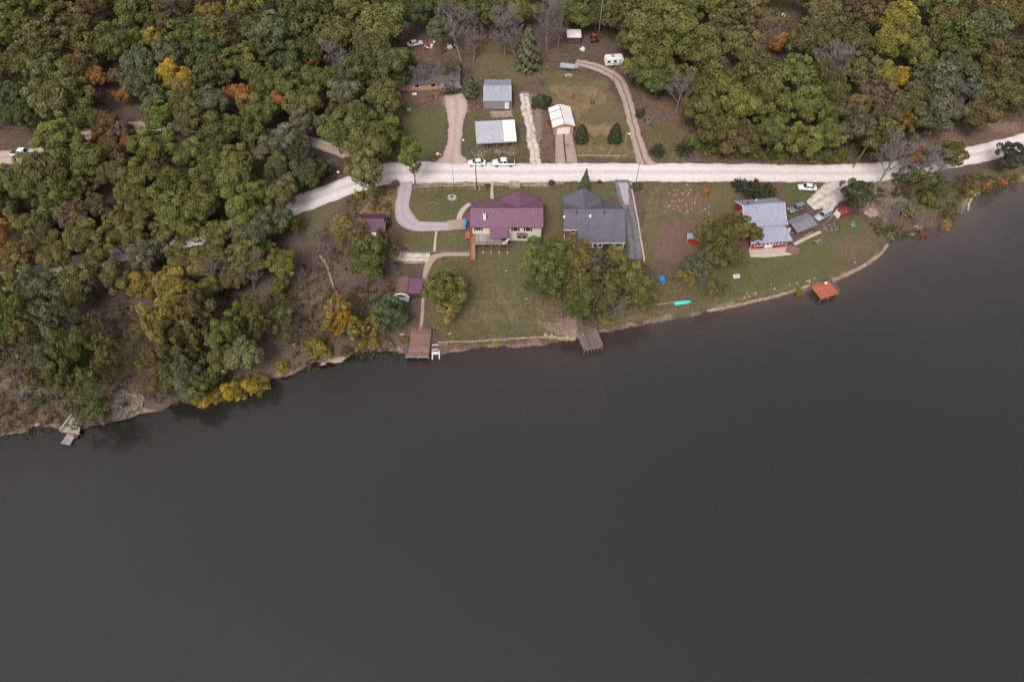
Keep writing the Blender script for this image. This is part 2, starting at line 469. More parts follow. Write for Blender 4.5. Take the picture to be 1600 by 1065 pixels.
straw = np.maximum(straw, patch([(910, 190), (975, 190), (960, 215), (905, 215)], 8, 8) * .8)
straw = np.maximum(straw, patch([(860, 130), (940, 130), (950, 160), (900, 190), (866, 160)], 8, 8) * .6)
straw = np.maximum(straw, patch([(560, 305), (622, 298), (620, 345), (600, 350), (560, 335)], 5) * .9)
straw = np.maximum(straw, patch([(1000, 290), (1035, 290), (1030, 350), (1005, 345)], 8) * .4)
# pale dirt, gravel and beach
def P_(m, a=1.0):
    global pale
    pale = np.maximum(pale, m * a)
P_(line([(600, 286), (640, 286), (700, 287), (800, 287), (880, 287)], 3, 2, 3), .8)
P_(line([(1000, 284), (1150, 281), (1300, 287)], 2, 1.5, 2), .5)
P_(line([(1060, 250), (1160, 254), (1250, 252), (1330, 258)], 4, 3, 5), .35)
P_(line([(640, 298), (765, 293), (890, 291)], 1.5, 1.5, 2), .5)
P_(line([(712, 160), (700, 158), (725, 168)], 10, 5, 5), .6)
P_(patch([(815, 140), (845, 150), (850, 200), (840, 250), (815, 190)], 4, 5), .6)
P_(patch([(765, 172), (800, 172), (802, 182), (768, 184)], 2, 3), .9)
P_(patch([(742, 222), (812, 219), (812, 236), (745, 236)], 3, 4), .55)
P_(patch([(560, 335), (590, 338), (560, 380), (540, 370)], 5, 6), .6)
P_(patch([(150, 600), (215, 590), (225, 640), (170, 655)], 5, 8), .45)
P_(patch([(135, 470), (230, 470), (210, 540), (160, 520)], 14, 16), .4)
P_(patch([(20, 440), (70, 425), (80, 465), (30, 480)], 6, 8), .9)
P_(patch([(0, 585), (65, 590), (65, 620), (0, 610)], 8, 8), .6)
P_(patch([(1290, 290), (1400, 280), (1420, 310), (1385, 345), (1350, 330), (1330, 310), (1300, 320)], 6, 8), .6)
P_(patch([(835, 500), (900, 495), (905, 522), (870, 528)], 5, 8), .6)
P_(patch([(400, 445), (480, 440), (520, 470), (480, 480)], 8, 8), .4)
P_(patch([(430, 520), (455, 520), (460, 560), (440, 565)], 5, 6), .4)
P_(patch([(1500, 185), (1600, 190), (1600, 205), (1560, 212)], 6, 8), .5)
P_(patch([(1080, 130), (1060, 160), (1010, 160)], 4, 6), .2)
P_(patch([(860, 100), (900, 95), (960, 110), (960, 140), (930, 135)], 8, 8), .35)
P_(patch([(1455, 205), (1490, 195), (1540, 218), (1480, 236)], 10, 12), .4)
P_(patch([(1395, 275), (1425, 275), (1420, 310), (1385, 320)], 8, 10), .5)
P_(line([(505, 400), (520, 440), (525, 465)], 2, 2, 3), .6)
beach = sstep(1.5 + N1 * 2.6 + N3 * 2.2 - DS, 0, 1.4) * sstep(DS, -2, 0.0)
P_(beach, .56)
lush = np.clip(lush + N3 * .5 + (vnoise(GXX, GYY, 14, 21) - .5) * .3, 0, 1)

def colour_layer(me, name, idx, arrs, n, fill=0.0):
    a = me.color_attributes.new(name, 'FLOAT_COLOR', 'POINT')
    buf = np.full((n, 4), fill, np.float32); buf[:, 3] = 1
    for k, ar in enumerate(arrs): buf[idx, k] = ar.ravel()
    a.data.foreach_set('color', buf.ravel())

def grid_mesh(name, xs, ys, Z):
    nx, ny = len(xs), len(ys)
    XX, YY = np.meshgrid(xs, ys)
    me = bpy.data.meshes.new(name)
    co = np.stack([XX, YY, Z], -1).reshape(-1, 3).astype(np.float32)
    me.vertices.add(nx * ny); me.vertices.foreach_set('co', co.ravel())
    i = np.arange(nx - 1); j = np.arange(ny - 1); II, JJ = np.meshgrid(i, j)
    b = (JJ * nx + II).ravel()
    q = np.stack([b, b + 1, b + nx + 1, b + nx], -1).astype(np.int32)
    me.loops.add(q.size); me.polygons.add(len(q))
    me.loops.foreach_set('vertex_index', q.ravel())
    me.polygons.foreach_set('loop_start', np.arange(0, q.size, 4, dtype=np.int32))
    me.polygons.foreach_set('use_smooth', np.ones(len(q), bool))
    me.update(calc_edges=True); return me

out_lo = [-6000., -3000., -1500., -900., -600., -420., -300., -230.]
xs = np.concatenate([out_lo, gx, [-v for v in out_lo[::-1]]])
ys = np.concatenate([[-6000., -3000., -1500., -800., -400., -150., -40., 15.], gy, [270., 290., 330., 420., 600., 1000., 2000., 6000.]])
XX, YY = np.meshgrid(xs, ys)
ZZ = np.zeros(XX.shape); ZZ[8:8 + len(gy), 8:8 + len(gx)] = GH
om = np.ones(XX.shape, bool); om[8:8 + len(gy), 8:8 + len(gx)] = False
ZZ[om] = np.minimum(height(XX[om], YY[om]), 30)
gme = grid_mesh('ground', xs, ys, ZZ)
vi = (np.arange(8, 8 + len(gy))[:, None] * len(xs) + np.arange(8, 8 + len(gx))[None, :]).ravel()
colour_layer(gme, 'zone_a', vi, [grass, lush, pale], len(xs) * len(ys))
colour_layer(gme, 'zone_b', vi, [soil, mow, straw], len(xs) * len(ys))
wet = sstep(0.5 - DS, 0, 1.0)
colour_layer(gme, 'zone_c', vi, [wet, wet, wet], len(xs) * len(ys))

def ground_mat():
    m = bpy.data.materials.new('ground_cover'); b = NB(nt(m))
    tc = b.n('ShaderNodeTexCoord').outputs['Object']
    def at(n):
        a = b.n('ShaderNodeAttribute', attribute_name=n); s = b.n('ShaderNodeSeparateColor'); b.l(a.outputs['Color'], s.inputs[0])
        return s.outputs
    A = at('zone_a'); B = at('zone_b'); C = at('zone_c')
    fine = b.noise(tc, 2.2, 8, .75); mid = b.noise(tc, .45, 5, .6); big = b.noise(tc, .1, 4, .6); vf = b.noise(tc, 6, 4, .8)
    # leaf litter
    lit = b.mix(b.ramp(fine, .36, .66), (.060, .042, .036), (.185, .130, .108))
    lit = b.mix(b.ramp(mid, .4, .65, 0, .65), lit, (.085, .070, .052))
    lit = b.mix(b.ramp(big, .5, .7, 0, .6), lit, (.15, .10, .072))
    lit = b.mix(b.ramp(vf, .6, .74, 0, .5), lit, (.27, .17, .10))
    # grass
    gr_d = b.mix(b.ramp(fine, .3, .7), (.100, .080, .046), (.185, .150, .086))
    gr_l = b.mix(b.ramp(fine, .3, .7), (.058, .068, .030), (.122, .130, .056))
    gr = b.mix(A['Green'], gr_d, gr_l)
    gr = b.mix(b.ramp(mid, .45, .72, 0, .7), gr, (.132, .105, .068))
    gr = b.mix(b.ramp(vf, .62, .76, 0, .4), gr, (.24, .19, .10))
    sp = b.n('ShaderNodeSeparateXYZ'); b.l(tc, sp.inputs[0])
    wob = b.math('ADD', sp.outputs['X'], b.math('MULTIPLY', mid, .8))
    st = b.math('SINE', b.math('MULTIPLY', wob, 4.2))
    st2 = b.math('SINE', b.math('MULTIPLY', b.math('ADD', sp.outputs['Y'], mid), 3.4))
    stf = b.math('MULTIPLY', b.math('MULTIPLY', b.math('ADD', st, st2), .035), B['Green'])
    gv = b.n('ShaderNodeHueSaturation'); b.l(gr, gv.inputs['Color']); b.l(b.math('ADD', stf, 1.0), gv.inputs['Value'])
    gr = gv.outputs[0]
    gfac = b.ramp(b.math('ADD', A['Red'], b.math('MULTIPLY', b.math('SUBTRACT', fine, .5), 1.1)), .35, .65)
    col = b.mix(gfac, lit, gr)
    strc = b.mix(b.ramp(fine, .3, .7), (.17, .115, .065), (.33, .23, .135))
    sf = b.ramp(b.math('ADD', B['Blue'], b.math('MULTIPLY', b.math('SUBTRACT', mid, .5), 1.2)), .3, .85)
    col = b.mix(sf, col, strc)
    sc = b.mix(b.ramp(fine, .3, .7), (.105, .068, .050), (.20, .138, .105))
    so = b.ramp(b.math('ADD', B['Red'], b.math('MULTIPLY', b.math('SUBTRACT', fine, .5), .9)), .35, .75)
    col = b.mix(so, col, sc)
    pc = b.mix(b.ramp(vf, .3, .7), (.20, .145, .115), (.48, .375, .31))
    pf = b.ramp(b.math('ADD', A['Blue'], b.math('MULTIPLY', b.math('SUBTRACT', fine, .5), 1.3)), .4, .8)
    col = b.mix(pf, col, pc)
    col = b.mix(b.math('MULTIPLY', C['Red'], .55), col, (.06, .04, .03))
    b.out(col, .95, .1, bump=b.math('ADD', fine, vf), bs=.6, bd=.12)
    return m
gme.materials.append(ground_mat())
go = bpy.data.objects.new('ground', gme); COL.objects.link(go); tag(go, kind='structure', label='sloping lakeside ground of lawns, bare soil and leaf litter')

# ------------------------------------------------------------------ lake
wys = np.concatenate([[-6000., -2500., -1000., -400., -150., -50.], np.arange(0, 176, 1.0)])
wxs = np.concatenate([[-6000., -2500., -1000., -500., -300.], np.arange(-200, 201, 1.0), [300., 500., 1000., 2500., 6000.]])
WX, WY = np.meshgrid(wxs, wys)
WD = -shore_dist(WX, WY)
wme = grid_mesh('lake_water', wxs, wys, np.zeros(WX.shape))
shal_refl = np.exp(-np.maximum(WD, 0) / np.where(WX < 20, 7.0, 4.0)) * (.75 + .5 * vnoise(WX, WY, 9, 3)); silt = np.exp(-np.maximum(WD, 0) / 10.0) * sstep(WX, 75, 120)
sky_grad = np.exp(-np.maximum(WD, 0) / 55.0)  # paler towards shore: the lake's sky reflection gradient painted into base colour
colour_layer(wme, 'shore_refl_silt', np.arange(WX.size), [shal_refl, silt, sky_grad], WX.size)
def water_mat():
    m = bpy.data.materials.new('lake_water'); b = NB(nt(m))
    tc = b.n('ShaderNodeTexCoord').outputs['Object']
    a = b.n('ShaderNodeAttribute', attribute_name='shore_refl_silt'); s = b.n('ShaderNodeSeparateColor'); b.l(a.outputs['Color'], s.inputs[0])
    big = b.noise(tc, .018, 3, .5)
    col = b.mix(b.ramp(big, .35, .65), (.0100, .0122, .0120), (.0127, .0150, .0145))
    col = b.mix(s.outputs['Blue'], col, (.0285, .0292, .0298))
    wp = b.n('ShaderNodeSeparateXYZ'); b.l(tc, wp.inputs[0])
    brown = b.mix(b.ramp(wp.outputs['X'], -35, 45), (.0135, .0100, .0042), (.072, .050, .039))  # brown shallows; dark west end has tree reflections and bank shade painted in
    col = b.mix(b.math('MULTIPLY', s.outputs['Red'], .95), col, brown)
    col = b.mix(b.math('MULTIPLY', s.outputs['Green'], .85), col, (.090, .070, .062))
    mp = b.n('ShaderNodeMapping'); mp.inputs['Scale'].default_value = (1.0, .45, 1); mp.inputs['Rotation'].default_value = (0, 0, R(-25)); b.l(tc, mp.inputs[0])
    rip = b.noise(mp.outputs[0], 1.6, 3, .55); rp2 = b.noise(mp.outputs[0], .5, 2, .5)
    h = b.math('ADD', rip, rp2)
    p = b.out(col, .12, 1.0, bump=h, bs=.25, bd=.14); p.inputs['IOR'].default_value = 1.47
    return m
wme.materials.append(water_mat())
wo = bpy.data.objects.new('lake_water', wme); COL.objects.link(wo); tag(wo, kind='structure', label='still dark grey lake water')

# ------------------------------------------------------------------ roads and paths draped on the ground
def smooth_line(P, step=.8):
    P = [np.array(p, float) for p in P]; out = []
    for i in range(len(P) - 1):
        p0 = P[max(i - 1, 0)]; p1 = P[i]; p2 = P[i + 1]; p3 = P[min(i + 2, len(P) - 1)]
        n = max(2, int(np.linalg.norm((p2 - p1)[:2]) / step))
        for k in range(n):
            t = k / n
            out.append(.5 * ((2 * p1) + (-p0 + p2) * t + (2 * p0 - 5 * p1 + 4 * p2 - p3) * t * t + (-p0 + 3 * p1 - 3 * p2 + p3) * t ** 3))
    out.append(P[-1]); return out

STRIPS = []
def strip(name, pts, lift, mat, label, jag=.25, ncol=9, tagit=True, crisp=False):
    """pts: (px, py, half width in metres) read off the photo, laid on the terrain"""
    W = [(*G(a, b)[:2], w) for a, b, w in pts]
    L = smooth_line(W); vs = []; STRIPS.append(np.array(L)); fs = []; uv = []; s = 0
    rr = random.Random(len(name) * 7 + int(pts[0][0]))
    jl = jr = 0.0
    for i, p in enumerate(L):
        a = L[max(i - 1, 0)][:2]; c = L[min(i + 1, len(L) - 1)][:2]
        d = c - a; d /= np.linalg.norm(d) + 1e-9; n = np.array((-d[1], d[0]))
        if i: s += np.linalg.norm(p[:2] - L[i - 1][:2])
        jl = .6 * jl + rr.uniform(-jag, jag) * .7; jr = .6 * jr + rr.uniform(-jag, jag) * .7
        wl = max(.2, p[2] + jl); wr = max(.2, p[2] + jr)
        for k in range(ncol):
            t = k / (ncol - 1); off = -wr + (wr + wl) * t
            x, y = p[:2] + n * off
            e = 0 if k in (0, ncol - 1) else 1
            vs.append((x, y, hz(x, y) + (lift if (e or crisp) else -.02))); uv.append((t, s))
    for i in range(len(L) - 1):
        for k in range(ncol - 1):
            a = i * ncol + k; fs.append((a + 1, a, a + ncol, a + ncol + 1))
    mb = MB(); mb.add(vs, fs, True); me = mb.mesh(name, mat)
    u = me.uv_layers.new(name='path')
    li = np.zeros(len(me.loops), np.int32); me.loops.foreach_get('vertex_index', li)
    u.data.foreach_set('uv', np.array(uv, np.float32)[li].ravel())
    me.flip_normals() if me.polygons[0].normal.z < 0 else None
    o = bpy.data.objects.new(name, me); COL.objects.link(o)
    if tagit: tag(o, label=label, kind='structure')
    return o

def roadmat(name, c, dark, tracks=.35, speck=.5, patchy=.0):
    m = bpy.data.materials.new(name); b = NB(nt(m))
    tc = b.n('ShaderNodeTexCoord'); ob = tc.outputs['Object']
    sp = b.n('ShaderNodeSeparateXYZ'); b.l(tc.outputs['UV'], sp.inputs[0])
    t = b.math('ABSOLUTE', b.math('SUBTRACT', sp.outputs['X'], .5))           # 0 middle .. .5 edge
    f = b.noise(ob, 1.4, 6, .7); g = b.noise(ob, .22, 4); v = b.noise(ob, 7, 3, .8)
    col = b.mix(b.ramp(f, .3, .72), tuple(x * .78 for x in c), c)
    col = b.mix(b.ramp(g, .42, .7, 0, .5), col, tuple(x * .8 for x in c))
    if patchy: q = b.noise(ob, .8, 5, .75); col = b.mix(b.ramp(q, .5, .62, 0, patchy), col, dark)
    rut = b.math('SUBTRACT', 1.0, b.ramp(b.math('ABSOLUTE', b.math('SUBTRACT', t, .2)), .02, .12))
    mid = b.math('SUBTRACT', 1.0, b.ramp(b.math('ADD', t, b.math('MULTIPLY', b.math('SUBTRACT', f, .5), .12)), .02, .11))
    col = b.mix(b.math('MULTIPLY', rut, .25), col, tuple(min(1, x * 1.12) for x in c))
    col = b.mix(b.math('MULTIPLY', mid, tracks), col, dark)
    edge = b.ramp(b.math('ADD', t, b.math('MULTIPLY', b.math('SUBTRACT', f, .5), .35)), .38, .5)
    col = b.mix(b.math('MULTIPLY', edge, .8), col, dark)
    col = b.mix(b.ramp(v, .58, .72, 0, speck), col, tuple(x * .6 for x in c))
    b.out(col, .95, .1, bump=v, bs=.4, bd=.04); return m
M['road'] = roadmat('pale_gravel_road', (.73, .665, .655), (.40, .32, .28), .32, .5)
M['dirt'] = roadmat('dirt_track', (.42, .33, .28), (.15, .10, .075), .75)
M['dirt2'] = roadmat('packed_dirt_drive', (.50, .395, .34), (.30, .22, .18), .3)
M['gravel'] = roadmat('loose_gravel', (.66, .58, .53), (.22, .165, .135), .35, .9, .85)
M['concdrive'] = roadmat('grey_concrete_drive', (.43, .385, .40), (.30, .26, .27), .35, .2)
M['asphalt'] = roadmat('worn_asphalt', (.20, .19, .205), (.075, .07, .08), .35, .9, .8)
M['path'] = roadmat('tan_concrete_path', (.40, .30, .25), (.33, .24, .20), .1, .3)
M['pathpale'] = roadmat('pale_concrete_path', (.50, .42, .37), (.40, .32, .27), .1, .3)

strip('gravel_road', [(1760, 190, 3.0), (1640, 213, 3.0), (1560, 233, 3.1), (1500, 246, 3.2), (1440, 258, 3.2), (1380, 268, 3.3), (1300, 271, 3.3), (1200, 270, 3.2), (1100, 269.5, 3.2), (1000, 269, 3.2),
      (900, 269, 3.4), (800, 269.5, 3.6), (700, 269, 3.9), (640, 269, 4.2), (598, 272, 4.1), (560, 285, 3.4), (500, 307, 3.2), (460, 322, 3.1), (400, 345, 3.0), (330, 366, 2.9), (260, 380, 2.8), (190, 395, 2.7), (110, 414, 2.7), (40, 432, 2.7), (-60, 452, 2.7)],
      .07, M['road'], 'pale gravel road running along the shore houses')
strip('dirt_road', [(590, 262, 2.0), (560, 247, 2.1), (520, 232, 2.0), (490, 222, 1.9), (450, 213, 1.8), (400, 206, 1.8), (300, 200, 1.8), (215, 197, 2.2), (150, 207, 2.0), (100, 226, 2.2), (45, 243, 2.6), (-60, 250, 2.6)],
      .05, M['dirt2'], 'brown dirt road leaving the gravel road up through the woods')
strip('dirt_driveway', [(706, 262, 4.8), (706, 250, 4.0), (706, 240, 2.2), (709, 220, 1.9), (712, 198, 2.1), (713, 178, 2.7), (712, 160, 3.2), (710, 148, 3.0)],
      .052, M['dirt2'], 'sandy driveway climbing from the road to the dark pickup', .4)
strip('gravel_driveway', [(838, 262, 1.7), (835, 250, 1.6), (833, 230, 1.4), (829, 205, 1.5), (826, 185, 1.4), (822, 165, 1.3), (820, 146, 1.1)],
      .054, M['gravel'], 'stony gravel driveway beside the open sided shed', .45)
strip('garage_driveway', [(885, 254, 2.9), (884, 240, 2.7), (882, 222, 2.4), (880.5, 207, 2.25)], .056, M['path'], 'brown concrete driveway in front of the white garage', .03, crisp=True)
strip('dirt_track', [(1012, 262, 3.6), (1006, 252, 2.2), (999, 230, 1.8), (991, 200, 1.6), (984, 170, 1.6), (976, 145, 1.6), (966, 125, 1.7), (948, 112, 1.7), (925, 103, 1.6), (900, 97, 1.4)],
      .058, M['dirt'], 'two rutted dirt track curving up to the camper', .3)
strip('concrete_driveway', [(634, 278, 1.9), (633, 290, 1.8), (631, 306, 1.7), (628, 325, 1.75), (634, 342, 2.2), (650, 353, 1.6), (680, 354, 1.35), (706, 353.5, 1.3)], .06, M['concdrive'], 'pale grey concrete driveway turning towards the purple roofed house', .05, crisp=True)
strip('brick_path', [(700, 352.5, 1.5), (712, 351, 1.5), (727, 350, 1.5)], .066, M['path'], 'tan paved area at the end of the concrete driveway', .04, 5, crisp=True)
strip('side_path', [(717, 346, .7), (718, 337, .7), (724, 327, .7), (734, 318, .6)], .05, M['pathpale'], 'curved pale path round the corner of the purple roofed house', .06, 5)
strip('front_walk', [(768.5, 283, .35), (768.5, 296, .35), (769, 311, .4)], .05, M['pathpale'], 'narrow straight walk from road to the purple roofed house', .03, 5, crisp=True)
strip('yard_walk', [(682, 361, .32), (680, 376, .32), (679, 393, .34)], .05, M['pathpale'], 'narrow pale walk crossing the small side lawn', .05, 5)
strip('parking_pad', [(618, 397, 1.6), (635, 402, 1.7), (655, 403, 1.6), (672, 402, 1.5)], .052, M['gravel'], 'grey gravel parking pad below the small side lawn', .12)
strip('lower_path', [(744, 396.5, .75), (720, 397, .6), (690, 398, .6), (675, 404, 1.0), (668, 416, .85), (664, 432, .6), (661, 460, .45), (660, 490, .42), (658, 514, .42)], .06, M['path'], 'brown concrete path leading down to the railed dock', .06, 5)
strip('asphalt_driveway', [(972, 281, 2.1), (973, 290, 2.0), (977, 310, 1.9), (983, 335, 1.8), (988, 360, 1.9), (992, 385, 1.9), (992, 405, 1.7)], .062, M['asphalt'], 'dark worn asphalt driveway beside the grey shingled house', .1)
strip('driveway_edging', [(986, 286, .22), (990, 310, .22), (996, 340, .24), (1001, 370, .26), (1006, 400, .28), (1007, 412, .28)], .11, M['pathpale'], 'pale edging strip along the asphalt driveway', .08, 5)
strip('stony_driveway', [(1345, 280, 5.0), (1322, 291, 3.8), (1300, 302, 3.2), (1282, 314, 2.6), (1266, 322, 1.5)], .064, M['gravel'], 'broad stony driveway beside the red house', .4)
strip('stony_driveway_branch', [(1312, 300, 2.0), (1300, 315, 1.6), (1292, 330, 1.3)], .05, M['gravel'], 'short stony branch leading down to the silver car', .3)
strip('garden_path', [(1241, 382, .5), (1255, 374, .5), (1268, 368, .5), (1282, 362, .45)], .05, M['pathpale'], 'pale plank path from the red house to the rock bed', .08, 5)
strip('patio', [(1171, 395, 1.3), (1190, 395, 1.4), (1215, 393.5, 1.4), (1238, 391, 1.3)], .08, M['pathpale'], 'pale stone patio along the front of the red house', .1)

strip('drive_joint', [(884.5, 253, .07), (883, 240, .07), (881.5, 222, .07), (880.5, 208, .07)], .075, M['darkgrey'], 'dark joint down the middle of the garage driveway', 0, 3, crisp=True)
strip('driveway_apron', [(973, 286, 1.6), (974.5, 292, 1.5), (976, 303, 1.2), (980, 320, .7)], .085, M['concdrive'], 'pale worn patch at the top of the asphalt driveway', .3)

# ------------------------------------------------------------------ building parts
def window(parent, x, y, z, w, h, face='s', panes=1, frame='white', shutters=False, name='window'):
    """window in a wall; face says which way it looks in the building's own directions"""
    rz = {'s': 0, 'e': R(90), 'n': R(180), 'w': R(-90)}[face]
    m = MB(); t = .09
    m.box(-w / 2 - t, -w / 2, -.07, .03, -h / 2 - t, h / 2 + t); m.box(w / 2, w / 2 + t, -.07, .03, -h / 2 - t, h / 2 + t)
    m.box(-w / 2, w / 2, -.068, .03, h / 2, h / 2 + t); m.box(-w / 2, w / 2, -.09, .03, -h / 2 - t, -h / 2)
    for i in range(1, panes):
        xx = -w / 2 + w * i / panes; m.box(xx - .035, xx + .035, -.06, .02, -h / 2, h / 2)
    f = m.build(name, M[frame], parent, (x, y, z), rz)
    MB().box(-w / 2, w / 2, -.025, .0, -h / 2, h / 2).build('pane', M['pane'], f)
    if shutters:
        for s in (-1, 1):
            MB().box(s * (w / 2 + .30) - .18, s * (w / 2 + .30) + .18, -.05, .0, -h / 2 - .05, h / 2 + .05).build('shutter', M['shutter'], f)
    return f

def door(parent, x, y, z, w, h, face='s', mat='white', glass=False):
    rz = {'s': 0, 'e': R(90), 'n': R(180), 'w': R(-90)}[face]
    m = MB().box(-w / 2, w / 2, -.05, .02, 0, h)
    m.box(-w / 2 - .08, -w / 2, -.07, .02, 0, h + .08).box(w / 2, w / 2 + .08, -.07, .02, 0, h + .08).box(-w / 2, w / 2, -.068, .02, h, h + .08)
    d = m.build('door', M[mat], parent, (x, y, z), rz)
    MB().box(w * .34, w * .40, -.11, -.05, h * .45, h * .49).build('handle', M['metal'], d)
    if glass: MB().box(-w * .28, w * .28, -.062, -.05, h * .5, h * .88).build('pane', M['pane'], d)
    return d

def rails(mb, pts, h=.95, gap=1.5, post=.05, top=.05, mid=True):
    """railing along a line of (x, y, z) points"""
    for a, b in zip(pts[:-1], pts[1:]):
        L = math.dist(a, b); n = max(1, round(L / gap))
        for i in range(n + 1):
            p = [a[k] + (b[k] - a[k]) * i / n for k in range(3)]
            mb.box(p[0] - post, p[0] + post, p[1] - post, p[1] + post, p[2], p[2] + h)
        for zz in ([h, h * .5] if mid else [h]):
            mb.tube([(a[0], a[1], a[2] + zz), (b[0], b[1], b[2] + zz)], top, 4, smooth=False)

def leanto(x0, x1, y0, y1, z0, zf, zb):
    """body under a one-way roof: zf wall height at the front (y0), zb at the back"""
    m = MB()
    vs = [(x0, y0, z0), (x1, y0, z0), (x1, y1, z0), (x0, y1, z0), (x0, y0, zf), (x1, y0, zf), (x1, y1, zb), (x0, y1, zb)]
    return m.add(vs, [(3, 2, 1, 0), (4, 5, 6, 7), (0, 1, 5, 4), (1, 2, 6, 5), (2, 3, 7, 6), (3, 0, 4, 7)])

# ---- purple roofed house
h = root('house', (-1.2, 111.3, hz(-1.2, 110.5)), 0, 'cream lakeside house with a maroon purple metal roof and front deck', 'house')
zb = 5.2
MB().gable(-8.1, 8.1, 0, 7.5, -1.2, 5.15, 6.98).build('wall', M['cream'], h)
MB().gable(-1.1, 7.0, 3.9, 8.5, -1.2, 5.0, 6.95, 'y').build('wall', M['cream'], h)
r = MB()
r.slab([(-8.5, -.45, 5.1), (8.5, -.45, 5.1), (8.5, 3.75, 7.3), (-8.5, 3.75, 7.3)], .16)
r.slab([(-8.5, 3.752, 7.3), (8.5, 3.752, 7.3), (8.5, 7.95, 5.1), (-8.5, 7.95, 5.1)], .16)
r.slab([(2.95, 3.9, 7.27), (2.95, 9.1, 7.27), (-1.5, 9.0, 5.0), (-1.5, 3.9, 5.0)], .15)
r.slab([(2.952, 3.9, 7.27), (7.4, 3.9, 5.0), (7.4, 9.0, 5.0), (2.952, 9.1, 7.27)], .15)
rf = r.build('roof', M['purple_roof'], h)
MB().box(-8.5, 8.5, 3.62, 3.88, 7.25, 7.34).build('ridge_cap', M['plum_roof'], rf)
MB().slab([(-4.0, -3.0, 4.15), (.25, -3.0, 4.15), (.25, -.30, 5.25), (-4.0, -.30, 5.25)], .13).build('porch_roof', M['purple_roof'], h)
MB().slab([(-9.7, 2.4, 4.3), (-8.1, 2.4, 4.7), (-8.1, 4.6, 4.7), (-9.7, 4.6, 4.3)], .12).build('entry_roof', M['purple_roof'], h)
MB().box(-8.5, -4.0, -.50, -.45, 4.88, 5.08).build('gutter', M['plum_roof'], h); MB().box(.25, 8.5, -.50, -.45, 4.88, 5.08).build('gutter', M['plum_roof'], h)
c = MB().box(-5.5, -4.85, 1.1, 1.7, 5.6, 7.75).build('chimney', M['white'], h)
MB().box(-5.38, -4.97, 1.22, 1.58, 7.75, 7.95).build('chimney_cap', M['darkgrey'], c)
for x, y, mt in ((-3.1, 2.6, 'metal'), (-1.0, 2.9, 'shutter'), (6.1, 2.6, 'metal')):
    MB().tube([(x, y, 6.4), (x, y, 7.15)], .11, 8).build('roof_vent', M[mt], h)
window(h, -6.7, 0, 4.1, 1.0, 1.2, panes=2, shutters=True)
window(h, 2.0, 0, 3.95, 1.0, 1.2, shutters=True); window(h, 4.95, 0, 3.95, 1.0, 1.2, shutters=True)
window(h, 8.1, 2.4, 3.9, .9, 1.1, 'e'); window(h, 8.1, 5.2, 3.9, .9, 1.1, 'e'); window(h, -8.1, 1.2, 3.9, .9, 1.1, 'w')
window(h, 4.0, 8.5, 3.4, 1.4, 1.2, 'n', 2); window(h, -4.6, 7.5, 3.6, 1.4, 1.1, 'n', 2)
MB().slab([(2.3, -.75, 2.35), (4.8, -.75, 2.35), (4.8, -.01, 2.75), (2.3, -.01, 2.75)], .08).build('awning', M['plum_roof'], h)
for x in (2.95, 4.1): window(h, x, 0, 1.55, .75, 1.1, frame='shutter')
door(h, -1.6, 0, 2.42, 1.8, 2.1, glass=True)
dk = MB().box(-7.35, .3, -3.3, -.02, 2.22, 2.38).build('deck', M['deck_pale'], h)
MB().box(-8.7, -7.35, -3.3, 2.2, 2.2, 2.36).build('walkway', M['deck_red_y'], h)
m = MB(); m.slab([(-8.6, -6.0, .1), (-7.4, -6.0, .1), (-7.4, -3.3, 2.3), (-8.6, -3.3, 2.3)], .2)
rails(m, [(-8.65, -6.0, .1), (-8.65, -3.3, 2.3)], .9, 1.4); m.build('stairs', M['deck_red'], h)
m = MB(); rails(m, [(-8.65, -3.3, 2.36), (-8.65, 2.2, 2.36)], .95, 1.1); rails(m, [(-7.3, -3.25, 2.38), (.25, -3.25, 2.38), (.25, -.3, 2.38)], .95, .8)
m.build('railing', M['redwood'], h)
for x in (-5.6, -3.7, -1.8, .15):
    p = MB().box(x - .09, x + .09, -3.3, -3.1, -1.0, 2.22).build('deck_post', M['redwood'], h)
    MB().box(x - .22, x + .22, -3.9, -3.5, -.15, .12).build('footing', M['concrete'], p)
MB().box(-9.9, -8.7, -.6, 2.0, 2.2 - 1.1, 2.36 - 1.1).build('landing', M['deck_orange'], h)

# ---- grey shingled house
h = root('house', (19.2, 111.3, hz(19.2, 110)), 0, 'red brick house with a dark grey shingle roof and white sunroom', 'house')
MB().gable(-6.7, 6.8, 0, 7.8, -1.3, 4.75, 6.85).build('wall', M['redbrick'], h)
MB().box(-3.6, 6.8, -2.7, -.01, -1.3, 3.45).build('wall', M['darkbrick'], h)
MB().gable(-6.4, 1.9, 3.9, 10.2, -1.3, 4.7, 6.8, 'y').build('wall', M['redbrick'], h)
r = MB()
r.slab([(-7.1, -.45, 4.85), (-3.85, -.45, 4.85), (-3.85, 3.9, 7.2), (-7.1, 3.9, 7.2)], .16)
r.slab([(-3.85, -3.2, 3.37), (7.3, -3.2, 3.37), (7.3, 3.9, 7.2), (-3.85, 3.9, 7.2)], .162)
r.slab([(-7.1, 3.902, 7.2), (7.0, 3.902, 7.2), (7.0, 8.2, 4.8), (-7.1, 8.2, 4.8)], .16)
r.slab([(-2.25, 4.0, 7.16), (-2.25, 10.9, 7.16), (-6.9, 10.4, 4.75), (-6.9, 4.0, 4.75)], .15)
r.slab([(-2.248, 4.0, 7.16), (2.3, 4.0, 4.75), (2.3, 10.4, 4.75), (-2.248, 10.9, 7.16)], .15)
rf = r.build('roof', M['shingle'], h)
MB().box(-3.9, 7.32, -3.26, -3.2, 3.12, 3.34).build('gutter', M['white'], h); MB().box(-7.15, -3.9, -.52, -.45, 4.6, 4.82).build('gutter', M['white'], h)
